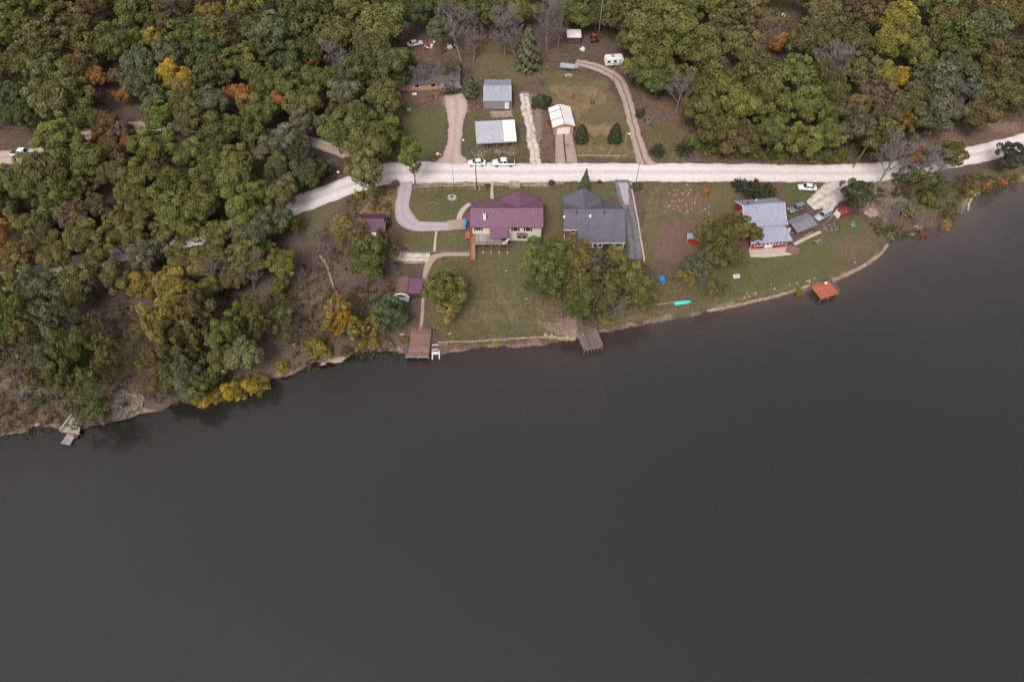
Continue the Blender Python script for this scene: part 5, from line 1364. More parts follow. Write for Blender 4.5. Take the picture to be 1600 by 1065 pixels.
def conifer(name, H=6., Rb=2.0, n=3600, leaf=.22, spire=1.0, ragged=.25):
    z = rng.random(n) ** 1.1; prof = np.where(z < .12, .75 + z * 2, (1 - z) ** spire * 1.05 + .02)
    a = rng.uniform(0, 2 * np.pi, n); layer = .82 + ragged * np.sin(a * 5 + np.floor(z * 14) * 2.1) * .6 + rng.normal(0, .06, n)
    r = Rb * prof * layer * rng.uniform(.55, 1.0, n) ** .5
    P = np.stack([r * np.cos(a), r * np.sin(a), z * H - H * .5 - .25 * r / Rb], 1)
    nr = np.stack([np.cos(a), np.sin(a), np.full(n, .6)], 1) + unit(n) * .7
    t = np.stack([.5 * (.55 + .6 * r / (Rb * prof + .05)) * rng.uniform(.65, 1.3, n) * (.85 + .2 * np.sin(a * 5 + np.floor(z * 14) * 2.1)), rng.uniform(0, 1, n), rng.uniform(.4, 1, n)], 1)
    return quads_mesh(name, P, nr, leaf * rng.uniform(.6, 1.4, n), t, M['leaf'], .5)

def spiky(name, Rh=3.6, n=3600):
    """a shrubby evergreen with long drooping fronds"""
    nb = 60; D = unit(nb); D[:, 2] = np.abs(D[:, 2]) * .9 + .05; k = rng.integers(0, nb, n); s = rng.random(n) ** .7
    P = D[k] * (s * Rh)[:, None] * rng.uniform(.75, 1.1, nb)[k][:, None]; P[:, 2] -= .22 * Rh * s ** 2 + .4 * Rh; P += rng.normal(0, .13 * Rh / 3.6, (n, 3)) * (1.2 - s)[:, None] * 1.6
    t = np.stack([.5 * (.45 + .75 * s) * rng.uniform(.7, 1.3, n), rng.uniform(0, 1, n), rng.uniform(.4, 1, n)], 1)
    return quads_mesh(name, P, np.array([0, 0, .8]) + unit(n) * .8, .24 * rng.uniform(.6, 1.4, n), t, M['leaf'], .5)

def limbs(name, H, spread, r0, levels, seed, mat, nb=4, start=.3, up=.55, lean=0.0, n_sides=5, thin=.012):
    """trunk and forking limbs of one tree as one mesh"""
    rr = random.Random(seed); m = MB()
    def grow(p, d, L, r, lv):
        seg = 3 if lv else 5; pts = [p]; q = np.array(p, float); dd = np.array(d, float)
        for i in range(seg):
            dd = dd + np.array([rr.gauss(0, .10), rr.gauss(0, .10), rr.gauss(.03, .06)]); dd /= np.linalg.norm(dd)
            q = q + dd * L / seg; pts.append(tuple(q))
        r1 = r * (.5 if lv else .45)
        m.tube(pts, [r + (r1 - r) * i / seg for i in range(seg + 1)], n_sides if lv < 2 else 3, cap=False)
        if lv >= levels: return
        kids = nb + (2 if lv == 0 else 0) + rr.randint(0, 1)
        for j in range(kids):
            t = (start if lv == 0 else .25) + (1 - (start if lv == 0 else .25)) * (j + rr.random() * .6) / kids; t = min(t, .98)
            ii = min(int(t * seg), seg - 1); f = t * seg - ii
            b0 = np.array(pts[ii]) * (1 - f) + np.array(pts[ii + 1]) * f
            a = rr.uniform(0, 6.28) if lv else 2.4 * j + rr.random()
            side = np.array([math.cos(a), math.sin(a), 0]); nd = dd * up + side * spread + np.array([0, 0, .25]); nd /= np.linalg.norm(nd)
            grow(tuple(b0), nd, L * (.62 if lv else .55) * rr.uniform(.75, 1.15) * (1.1 - .35 * t), max(thin, r * .45), lv + 1)
    grow((0, 0, -.5), (lean, lean * .4, 1), H, r0, 0)
    return m.mesh(name, mat)

CR = {
 'broad': [crown('crown', 5, 4.0), crown('crown', 5, 3.6, 60, (.15, .30)), crown('crown', 5.2, 4.3, 40, (.2, .38)), crown('crown', 5, 3.8, 66, (.14, .28)), crown('crown', 5, 4.2, 52, (.16, .34)), crown('crown', 5.2, 3.5, 44, (.18, .36)), crown('crown', 4.8, 4.4, 56, (.15, .32))],
 'tall':  [crown('crown', 3.6, 5.6, 34, (.28, .46), 4400), crown('crown', 3.8, 5.2, 40, (.24, .42), 4600)],
 'loose': [crown('crown', 5, 4.2, 44, (.16, .30), 3300, .27, gaps=.38), crown('crown', 5, 4.0, 48, (.14, .27), 3000, .27, gaps=.42), crown('crown', 5, 4.4, 40, (.16, .3), 2800, .26, gaps=.45)],
 'willow': [crown('crown', 5, 3.8, 50, (.14, .28), 5200, .26, droop=.45)],
 'shrub': [crown('foliage', 3, 1.9, 26, (.2, .42), 2400, .2, droop=.3), crown('foliage', 3.3, 1.5, 34, (.14, .34), 2300, .19, droop=.25), crown('foliage', 3, 2.2, 30, (.16, .36), 2300, .19, gaps=.3)],
 'cedar': [conifer('crown', 7, 2.0), conifer('crown', 6, 2.2, ragged=.4)],
 'fir': [conifer('crown', 9, 3.0, 5600, .28, .8, .55)],
 'round': [conifer('foliage', 4.6, 1.9, 3000, .2, .42, .12)],
 'spiky': [spiky('foliage'), spiky('foliage', 3.2)],
}
TR = {'broad': [limbs('trunk', 7.4, .75, .24, 1, s, M['bark']) for s in (1, 2, 3)],
      'loose': [limbs('trunk', 8.6, .7, .2, 2, s, M['greybark'], nb=3) for s in (4, 5)],
      'bare': [limbs('trunk', 11, .62, .24, 4, s, M['greybark'], nb=5, start=.22, thin=.036) for s in (6, 7, 8)],
      'bushy': [limbs('branches', 5, .9, .12, 3, s, M['greybark'], nb=7, start=.05, thin=.02) for s in (9, 10)],
      'cedar': [limbs('trunk', 5.2, .5, .12, 0, 12, M['bark'])]}
PAL = {'g': (0.14, 0.15, 0.049), 'G': (0.161, 0.167, 0.049), 'd': (0.111, 0.126, 0.049), 'o': (0.165, 0.149, 0.053), 'b': (0.152, 0.132, 0.057), 'y': (0.245, 0.205, 0.05), 'Y': (0.37, 0.262, 0.038), 'r': (0.34, 0.165, 0.055), 'R': (0.221, 0.122, 0.059), 't': (0.14, 0.15, 0.078), 'k': (0.154, 0.138, 0.095), 'c': (0.082, 0.089, 0.048), 's': (0.206, 0.208, 0.097), 'p': (0.17, 0.124, 0.076), 'L': (0.17, 0.175, 0.071)}
CNAME = {'g': 'mid green', 'G': 'yellow green', 'd': 'dark green', 'o': 'olive', 'b': 'brownish olive', 'y': 'yellowish', 'Y': 'golden yellow', 'r': 'bright orange', 'R': 'rust brown', 't': 'grey green', 'k': 'greyish brown',
         'c': 'dark evergreen', 's': 'pale green', 'p': 'reddish brown', 'L': 'pale green'}
TREES = []      # (object, px, py, r, descriptor, kind)
tr = random.Random(31)
def tree(px, py, rpx, col, form='broad', lift=None, label=None, squash=1.0):
    """px, py and rpx: where the middle of the crown shows on the photo and how wide it is"""
    base_r = {'broad': 5.6, 'tall': 4.3, 'loose': 5.5, 'willow': 5.8, 'shrub': 3.2, 'cedar': 2.0, 'fir': 3.0, 'round': 1.85, 'spiky': 3.5, 'bare': 4.6, 'bushy': 4.0}[form]
    hc0 = {'broad': 8.0, 'tall': 9.0, 'loose': 8.0, 'willow': 5.4, 'shrub': 1.6, 'cedar': 3.9, 'fir': 5.0, 'round': 2.1, 'spiky': 2.0, 'bare': 7.5, 'bushy': 2.2}[form]
    k = 1.0; lf = lift or 1.0
    for _ in range(4):
        x, y, z = G(px, py, hc0 * k * lf)
        sc_ = FPX / (y * math.cos(PITCH) - (z - CAM_H) * math.sin(PITCH)); k = (rpx / sc_) / base_r
    z0 = hz(x, y)
    if lf > 1 and z0 < .5: return tree(px, py, rpx, col, form, None, label, squash)
    names = {'broad': ('deciduous_tree', 'tree'), 'tall': ('deciduous_tree', 'tree'), 'loose': ('deciduous_tree', 'tree'), 'willow': ('willow_tree', 'tree'), 'shrub': ('shrub', 'shrub'), 'cedar': ('cedar_tree', 'evergreen tree'), 'fir': ('fir_tree', 'evergreen tree'),
             'round': ('round_evergreen', 'evergreen tree'), 'spiky': ('evergreen_shrub', 'shrub'), 'bare': ('bare_tree', 'bare tree'), 'bushy': ('bare_shrub', 'bare shrub')}
    nm, cat = names[form]
    o = root(nm, (x, y, z0), tr.uniform(0, 6.28), None, cat, None, k)
    o.scale = (k, k, k * squash * lf * (tr.uniform(.94, 1.06) if not lift else 1))
    c = PAL[col]; jb = tr.uniform(.84, 1.16); j = lambda a: a * jb * tr.uniform(.94, 1.06)
    cc = (j(c[0]), j(c[1]), j(c[2]), 1)
    def child(nm_, me, z=0, colr=None):
        q = bpy.data.objects.new(nm_, me); COL.objects.link(q); q.parent = o; q.location = (0, 0, z)
        if colr: q.color = colr
        return q
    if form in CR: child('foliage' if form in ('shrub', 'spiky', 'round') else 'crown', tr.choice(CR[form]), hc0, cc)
    if form in ('broad', 'tall', 'willow'): child('trunk', tr.choice(TR['broad']), 0)
    elif form == 'loose': child('trunk', tr.choice(TR['loose']), 0)
    elif form == 'bare': child('trunk', tr.choice(TR['bare']), 0)
    elif form == 'bushy': child('branches', tr.choice(TR['bushy']), 0)
    elif form in ('cedar', 'fir'): child('trunk', TR['cedar'][0], 0)
    TREES.append([o, px, py, rpx, col, form, label]); return o

T = '''
80 150 36 L|118 146 28 g|166 194 20 R|190 203 17 p|136 92 19 R|150 120 15 r|195 146 14 r|181 120 12 p|270 118 25 Y|284 128 24 y|240 156 24 t|292 158 24 b|225 48 21 y|243 62 19 y|205 62 20 G|36 96 27 o|62 64 30 b|20 30 28 g
104 34 28 b|212 22 30 g|172 10 9 r|285 12 20 k bare|330 16 20 y|380 10 25 G|300 50 27 d|342 55 28 b|386 40 24 b|262 82 25 t|216 100 25 t|170 68 26 g|122 62 24 o|322 84 28 d|370 95 28 g|330 112 28 d|22 150 22 d|10 62 20 g|30 178 24 d
382 150 22 r|364 143 13 r|160 216 16 R|205 228 15 r|1412 118 15 r|1376 132 14 R|436 158 18 r|330 162 26 t|298 182 26 b|340 202 30 g|385 200 26 g|92 215 34 G|75 262 36 L|132 252 30 g|238 230 34 G|215 268 26 G|290 236 26 g|268 292 32 G|330 268 26 G|312 320 30 G|370 288 30 G|368 250 26 G|228 332 26 o
150 322 19 p|180 270 24 b|192 252 13 p|48 288 28 g|100 302 24 g|130 368 26 o|176 368 24 o|68 372 25 b|28 402 24 o|210 364 18 o|12 390 12 Y|226 402 24 k|180 432 26 b|150 402 22 o|265 470 22 y|268 440 24 y|286 402 24 o|312 412 24 o|332 430 20 k bare
352 412 17 p|250 500 24 y|300 474 27 o|322 452 22 G|362 434 20 b|388 482 20 g|386 432 20 k bare|24 432 20 o|80 482 28 t loose|20 482 20 G loose|90 446 20 b loose|30 540 25 b loose|80 556 24 t|112 542 25 g|95 584 22 g|160 542 20 G loose|166 572 18 o loose|132 604 25 g loose|140 640 25 g loose
275 522 27 o|312 512 24 b loose|350 520 26 g|376 550 27 s|345 560 18 o|290 584 24 t|266 592 20 g|310 602 22 g|440 412 22 G|437 448 12 G|437 502 25 G loose|400 362 28 t|432 340 24 t|380 330 28 G|404 306 24 G|440 300 26 b|440 262 24 d|478 270 22 d|500 262 15 c|420 232 26 k|452 216 24 k
498 372 26 k bushy|510 395 20 k bushy|572 264 25 L broad 1.35|574 290 18 t loose|546 362 28 y loose|574 398 32 g|600 372 18 p loose|612 396 16 p loose|528 480 19 Y loose 1.2|530 502 22 Y loose|512 508 12 y loose|500 545 19 y shrub|556 512 18 y loose|582 506 15 Y loose|606 482 36 t willow|641 241 19 G tall 1.5|693 452 31 G|700 482 22 y loose
540 105 20 k bare|484 96 13 r|520 92 20 k bare|570 30 28 o|600 38 34 G|584 66 28 b|565 108 34 d|612 96 30 d|540 142 26 t|600 152 26 g|562 190 28 g|602 204 24 G|532 172 24 b|470 30 32 d|420 50 30 t|440 92 28 d|452 132 26 g|475 190 22 k|500 20 26 o|545 8 24 o|652 14 26 d|686 48 19 t tall
734 128 13 t cedar|702 136 11 k loose|718 50 28 k bare|738 66 18 k bare|655 118 14 k bare|683 112 12 k bare|634 100 16 g|704 108 14 t loose|620 120 18 g|788 46 25 k bare|806 52 24 k bare|826 74 21 t fir|858 36 27 k bare|872 52 15 k bare|770 16 26 d|735 12 26 d|812 12 22 G|900 16 24 g|935 22 20 d|880 8 22 o|985 62 22 o|1010 44 36 o|970 24 28 b|1052 44 34 G|1022 92 32 G|1082 60 30 G|1002 106 22 d|1032 126 22 d
1100 84 30 o|1130 50 26 b|1160 68 27 b|1065 142 22 k bare|1120 132 32 G|1182 110 33 o|1160 160 30 G|1202 146 32 G|1242 112 30 G|1226 64 13 r|1214 72 10 r|1262 164 32 G|1120 200 28 G|1160 212 26 b|1208 208 28 G|1250 220 26 G|1288 212 24 G|1302 176 20 g|1300 98 26 k bare|1330 62 28 b|1306 52 24 b
1284 24 26 b|1350 18 30 b|1402 30 28 y|1412 46 22 G|1432 82 24 G|1385 116 21 y|1412 124 18 Y|1442 92 18 G|1372 146 25 p|1340 166 20 o|1340 194 28 k|1310 200 10 R|1388 176 20 p|1414 190 17 y|1426 182 14 r|1460 130 36 t|1492 108 30 t|1500 58 32 g|1478 30 26 o|1540 42 30 t|1582 22 24 o|1562 70 26 b|1592 100 22 b|1544 148 24 b|1542 144 13 r
1532 180 24 b|1582 148 28 o|1460 180 28 t|1494 172 20 k|1424 238 17 R|1446 250 16 g loose|1486 238 22 G|1466 258 20 k bare|1440 282 20 g loose|1472 274 20 k bushy|1396 250 30 k bare|1374 244 18 t bushy|1582 240 22 c broad|1338 303 24 c broad|1416 322 20 s spiky|1392 334 22 k bushy|1180 292 24 c spiky|1160 288 17 c spiky|1202 294 17 c spiky
1130 368 30 o|1152 354 22 o|1108 392 28 o loose|1092 416 24 t loose|1075 430 17 y loose|1140 396 22 o|1098 442 20 k bushy|1118 448 20 G loose|1103 300 8 r shrub|915 280 11 t cedar|909 208 12.5 c round|962 208 12.5 c round|1028 232 16 c spiky|1070 229 17 c spiky|846 158 16 c shrub|835 377 12 g shrub
858 408 30 G|850 440 27 g|900 402 28 o|940 410 26 k loose|930 452 28 o|990 436 28 G|1004 456 20 g|905 472 22 g|962 484 17 k bare|905 446 24 o|928 470 20 b loose|958 440 18 G|975 470 16 o loose|960 400 15 y|925 430 20 p loose|948 468 18 o loose|920 496 13 p loose|948 500 12 y shrub|996 291 8 b shrub|1180 366 13 o
1088 222 15 G shrub|1108 232 16 g shrub|1130 236 15 b shrub|1155 236 15 G shrub|1178 238 14 o shrub|1200 236 15 g shrub|1222 240 14 G shrub|1246 240 15 b shrub|1268 242 15 g shrub|1290 242 15 d shrub|1312 240 14 G shrub|1360 236 14 d shrub|1380 228 14 g shrub|1530 176 13 b shrub|1560 174 13 o shrub|1500 178 13 g shrub|600 238 13 G shrub|575 226 12 g shrub|612 222 14 G shrub|616 192 14 g shrub|1050 104 13 d shrub|1000 130 13 d shrub|1022 140 14 d shrub
404 600 19 y shrub|388 602 17 Y shrub|372 606 17 y shrub|356 610 18 Y shrub|340 614 16 y shrub|324 618 15 Y shrub|308 621 13 y shrub|295 622 10 o shrub|442 573 11 Y shrub|484 540 13 y shrub|498 532 12 g shrub|540 548 10 b shrub|566 538 10 y shrub|584 534 9 y shrub|612 540 6 y shrub|632 530 7 G shrub|776 538 5 Y shrub|800 536 4 y shrub|750 538 4 y shrub|870 533 4 y shrub
1248 456 7 y shrub|1440 366 9 R shrub|1476 350 9 Y shrub|1514 302 8 y shrub|1540 290 7 r shrub|1566 284 7 r shrub|1590 278 6 y shrub|1525 296 6 y shrub|1484 336 12 b shrub|30 622 18 k bushy|45 640 14 k bushy|20 600 16 k bushy|60 630 8 g shrub
545 255 12 o shrub|560 306 10 y shrub|1382 300 12 k bushy|1360 290 8 k bushy|1450 312 14 G shrub|1470 300 12 g shrub|762 290 5 g shrub|756 317 4 c shrub|862 285 5 c shrub|937 284 4 c shrub|618 286 6 R shrub|615 420 12 p bushy|620 430 10 k bushy|450 530 11 k bushy|466 500 10 k bushy
1420 268 16 t loose|1462 284 14 g loose|1482 285 12 b bushy|452 346 15 t loose|460 352 14 o loose|10 432 18 b loose|5 360 20 r loose|340 362 20 o|385 372 22 o|255 366 20 o|245 398 18 k loose|335 392 20 o|420 395 18 o|430 470 16 G loose|395 510 18 o loose
236 560 20 o loose|255 604 14 g loose|215 520 16 o loose|470 430 15 k bushy|300 560 18 g loose|330 585 18 G loose|60 590 20 b loose|150 500 14 b loose|100 510 18 b loose|45 510 22 o loose|1470 352 14 p bushy|1430 345 12 k bushy|1375 318 12 k bushy|1012 470 16 G loose|880 470 18 G loose|1000 176 9 c shrub|895 150 8 b bushy|846 128 10 k bushy|860 190 6 r shrub|886 228 5 k bushy|740 240 10 k bushy|1010 300 6 b bushy
'''
for row in T.strip().split('\n'):
    for e in row.split('|'):
        f = e.split(); fm = f[4] if len(f) > 4 else 'broad'; low = float(f[0]) < 420 and float(f[1]) > 470 and fm in ('broad', 'loose')
        tree(float(f[0]), float(f[1]) + (3 if low else 0), float(f[2]) * (1.24 if low else 1.17 if fm == 'broad' else 1.12 if fm in ('loose', 'bare') else 1.05), f[3], fm, float(f[5]) if len(f) > 5 else (1.5 if low else 1.3 if 840 < float(f[0]) < 1010 and 395 < float(f[1]) < 480 and fm in ('broad', 'loose') else None))

# woods between the measured trees
def inside(px, py, P):
    c = False; n = len(P)
    for i in range(n):
        ax, ay = P[i]; bx, by = P[(i + 1) % n]
        if (ay > py) != (by > py) and px < (bx - ax) * (py - ay) / (by - ay) + ax: c = not c
    return c
WOODS = [([(-50, -70), (745, -70), (742, 12), (630, 50), (632, 110), (590, 240), (500, 208), (300, 188), (200, 190), (0, 180), (-50, 190)], 25),
         ([(-50, 262), (60, 262), (130, 230), (330, 212), (470, 225), (500, 300), (430, 330), (200, 385), (-50, 415)], 25),
         ([(-50, 450), (60, 430), (280, 395), (420, 350), (440, 400), (330, 480), (300, 600), (240, 600), (230, 450), (130, 445), (60, 560), (-50, 560)], 24),
         ([(940, -70), (1660, -70), (1660, 160), (1500, 166), (1440, 205), (1350, 230), (1105, 225), (1100, 170), (950, 110)], 25),
         ([(740, -70), (945, -70), (945, 2), (745, 2)], 25)]
near = [(t[1], t[2], t[3] * .95, t[4]) for t in TREES if t[5] in ('broad', 'tall', 'loose') and t[3] > 10]
KEEPOUT = [(205, 195, 24, 12), (38, 240, 34, 18), (930, 50, 50, 46), (1312, 168, 15, 14), (1225, 15, 26, 24), (690, 70, 50, 40), (160, 35, 16, 14), (960, 95, 26, 20), (1341, 236, 17, 18), (518, 234, 34, 14), (508, 304, 40, 13), (668, 112, 40, 10), (1225, 20, 26, 20)]
fill = 0; cand = []; SPOTS = []
for P, sp in WOODS:
    x0, x1 = min(p[0] for p in P), max(p[0] for p in P); y0, y1 = min(p[1] for p in P), max(p[1] for p in P)
    for _ in range(2600):
        px, py = tr.uniform(x0, x1), tr.uniform(y0, y1)
        if inside(px, py, P): cand.append((px, py, sp))
for px, py, sp in cand:
    r = tr.uniform(.85, 1.25) * sp * 1.2
    if any(abs(px - a) < c_ + r * .5 and abs(py - b_) < d_ + r * .4 for a, b_, c_, d_ in KEEPOUT if c_): continue
    if any(math.hypot(px - a, (py - b_) * 1.35) < .66 * (r + q) for a, b_, q, _ in near): continue
    nb_ = sorted(near, key=lambda q: math.hypot(px - q[0], py - q[1]))[:4]
    c_ = tr.choice(nb_)[3]
    if c_ in 'YrRp' and tr.random() < .85: c_ = 'o'
    SPOTS.append((px, py, r, c_)); near.append((px, py, r, c_)); fill += 1
n_dec = sum(1 for t in TREES if t[5] in ('broad', 'tall', 'loose'))
SPOTS.sort(key=lambda s: -s[2] - (0 if -10 < s[0] < 1610 and s[1] > 4 else -30))
for s_ in SPOTS[:max(0, 298 - n_dec)]: tree(*s_, 'broad')
REST = SPOTS[max(0, 298 - n_dec):]
def mesh_arrays(me):
    a = np.zeros(len(me.vertices) * 3, np.float32); me.vertices.foreach_get('co', a)
    t = np.zeros(len(me.vertices) * 4, np.float32); me.color_attributes['tint'].data.foreach_get('color', t)
    return a.reshape(-1, 4, 3), t.reshape(-1, 4, 4)
def wood():
    """the remaining crowns, closing the canopy behind and between the counted trees, as one mass"""
    V = []; T_ = []; C_ = []; tk = MB()
    src = [mesh_arrays(m) for m in CR['broad']]
    for px, py, r, col in REST:
        k = 1.0
        for _ in range(4):
            x, y, z = G(px, py, 8 * k); s_ = FPX / (y * math.cos(PITCH) - (z - CAM_H) * math.sin(PITCH)); k = (r / s_) / 5.6
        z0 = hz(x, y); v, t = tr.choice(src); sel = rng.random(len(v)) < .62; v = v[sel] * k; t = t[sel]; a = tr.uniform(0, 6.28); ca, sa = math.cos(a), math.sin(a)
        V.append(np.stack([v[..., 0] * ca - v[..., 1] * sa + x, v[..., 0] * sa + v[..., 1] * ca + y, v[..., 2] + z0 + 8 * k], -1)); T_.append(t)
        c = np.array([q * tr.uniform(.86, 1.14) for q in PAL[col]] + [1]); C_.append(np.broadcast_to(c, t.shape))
        tk.tube([(x, y, z0 - .4), (x + .2, y, z0 + 7 * k)], [.25 * k, .1 * k], 6, cap=False)
    V = np.concatenate(V).reshape(-1, 3).astype(np.float32); T_ = np.concatenate(T_).reshape(-1, 4); C_ = np.concatenate(C_).reshape(-1, 4).astype(np.float32); n = len(V) // 4
    me = bpy.data.meshes.new('background_wood'); me.vertices.add(4 * n); me.vertices.foreach_set('co', V.ravel())
    me.loops.add(4 * n); me.polygons.add(n); me.loops.foreach_set('vertex_index', np.arange(4 * n, dtype=np.int32)); me.polygons.foreach_set('loop_start', np.arange(0, 4 * n, 4, dtype=np.int32)); me.update(calc_edges=True)
    for nm, ar in (('tint', T_), ('col', C_)): me.color_attributes.new(nm, 'FLOAT_COLOR', 'POINT').data.foreach_set('color', ar.astype(np.float32).ravel())
    me.materials.append(leafmat('foliage_mass', True))
    o = bpy.data.objects.new('background_wood', me); COL.objects.link(o); tag(o, 'closed canopy of the smaller trees filling the woods', 'wood', kind='stuff')
    t = tk.build('trunks', M['bark'], o); t['kind'] = 'stuff'
if REST: wood()
print('TREES', len(TREES), 'fill', fill)

# names that point at each tree
LM = [(60, 60, 'in the top left corner of the woods'), (165, 60, 'in the upper left woods'), (290, 60, 'in the upper left woods left of the bare crown'), (420, 50, 'in the top woods left of centre'), (560, 50, 'in the woods left of the far clearing'),
      (690, 30, 'at the far clearing beyond the low house'), (790, 40, 'behind the closed steel shed'), (880, 25, 'behind the white roofed back shed'), (1010, 60, 'beside the camper'), (1110, 70, 'in the upper right woods beyond the camper'),
      (1230, 50, 'beside the small clearing in the upper right woods'), (1340, 50, 'in the top right woods'), (1450, 50, 'high in the top right woods'), (1560, 50, 'in the top right corner'), (1560, 150, 'above the right hand bend of the road'),
      (1450, 150, 'in the dense wood above the right roadside'), (1370, 160, 'behind the transformer pole'), (1240, 150, 'in the wood above the right end of the road'), (1150, 190, 'along the roadside wood above the garden patch'), (1065, 150, 'at the edge of the bare slope'),
      (1450, 260, 'between the road and the right cove'), (1400, 320, 'beside the low red shed'), (1580, 245, 'at the right edge of the road'), (1490, 320, 'on the bank of the muddy cove'), (1180, 290, 'behind the red house'),
      (1140, 370, 'beside the red house'), (1105, 425, 'above the turquoise boat'), (1030, 230, 'right of the rutted track'), (960, 205, 'left of the rutted track'), (905, 205, 'beside the white garage'), (845, 158, 'behind the white garage'),
      (915, 280, 'between the road and the grey shingled house'), (860, 420, 'left front of the grey shingled house'), (930, 420, 'in front of the grey shingled house'), (990, 440, 'beside the blue paddle boat'), (930, 500, 'above the weathered dock'),
      (835, 378, 'at the corner of the purple roofed house'), (740, 250, 'beside the parked white sedan'), (735, 130, 'beside the closed steel shed'), (690, 455, 'on the big lawn near the railed dock'), (606, 480, 'beside the arched boathouse'), (640, 245, 'standing by the road at the concrete driveway'),
      (575, 390, 'around the plum roofed cabin'), (572, 275, 'at the road fork'), (500, 250, 'left of the road fork'), (530, 510, 'on the shore left of the railed dock'), (440, 570, 'on the left bank below the bare slope'), (440, 430, 'on the bare slope below the road'),
      (350, 610, 'along the left waterline'), (340, 540, 'above the left waterline'), (290, 440, 'below the road in the left woods'), (180, 400, 'along the lower road at the left'), (60, 400, 'at the far left of the gravel road'), (60, 500, 'at the left edge above the shore'),
      (110, 560, 'above the small left dock'), (140, 630, 'beside the stone fire pit'), (30, 620, 'left of the small left dock'), (80, 250, 'in front of the far left pickup'), (60, 160, 'behind the far left pickup'), (170, 180, 'above the dirt road at the left'),
      (270, 140, 'in the middle of the left woods'), (330, 240, 'between the dirt road and the gravel road'), (220, 280, 'in the left woods above the gravel road'), (400, 150, 'in the woods above the dirt road'), (590, 150, 'at the edge of the side lawn'), (420, 330, 'along the gravel road left of the fork'), (500, 380, 'on the slope below the road fork'),
      (1360, 290, 'at the end of the stony driveway'), (770, 535, 'on the bank below the big lawn'), (1440, 358, 'on the rocky point at the right'), (1103, 300, 'beside the garden patch'), (996, 291, 'at the top of the asphalt driveway'), (1248, 456, 'by the orange red dock'), (615, 425, 'below the gravel parking pad'), (760, 300, 'beside the narrow front walk'), (880, 220, 'beside the garage driveway')]
groups = {}
for t in TREES:
    o, px, py, r, col, form, lab = t
    lm = min(LM, key=lambda q: math.hypot(px - q[0], (py - q[1]) * 1.2))[2]
    noun = {'broad': 'tree', 'tall': 'tall tree', 'loose': 'thinning tree', 'willow': 'drooping willow', 'shrub': 'bush', 'cedar': 'cone shaped evergreen', 'fir': 'broad fir tree', 'round': 'rounded evergreen', 'spiky': 'spreading evergreen bush', 'bare': 'leafless tree', 'bushy': 'leafless thicket'}[form]
    cn = {'bare': 'grey', 'bushy': 'grey'}.get(form, CNAME[col])
    if cn == 'dark evergreen': cn = 'dark green'
    if form in ('broad', 'loose') and r < 15: noun = 'small ' + noun
    groups.setdefault(f'{cn} {noun} {lm}', []).append(t)
ORD = ['first', 'second', 'third', 'fourth', 'fifth', 'sixth', 'seventh', 'eighth']
NUM = {2: 'two', 3: 'three', 4: 'four', 5: 'five', 6: 'six', 7: 'seven', 8: 'eight', 9: 'nine'}
for key, L in groups.items():
    L.sort(key=lambda t: t[1])
    for i, t in enumerate(L):
        if len(L) == 1: lab = key
        elif len(L) == 2: lab = ('left ' if i == 0 else 'right ') + key
        elif i == 0: lab = 'leftmost ' + key
        elif i == len(L) - 1: lab = 'rightmost ' + key
        elif len(L) == 3: lab = 'middle ' + key
        else: lab = ORD[min(i, 7)] + ' from left ' + key
        w_ = lab.split()
        t[0]['label'] = ' '.join(w_[:16])
        t[0]['group'] = {'shrub': 'bushes on the banks and lawns', 'bushy': 'leafless thickets', 'bare': 'leafless trees', 'cedar': 'cone shaped evergreens', 'round': 'rounded evergreens', 'spiky': 'spreading evergreen bushes', 'willow': 'lakeside willow'}.get(t[5], 'leafy trees of the woods and gardens')
        if t[5] == 'willow': del t[0]['group']

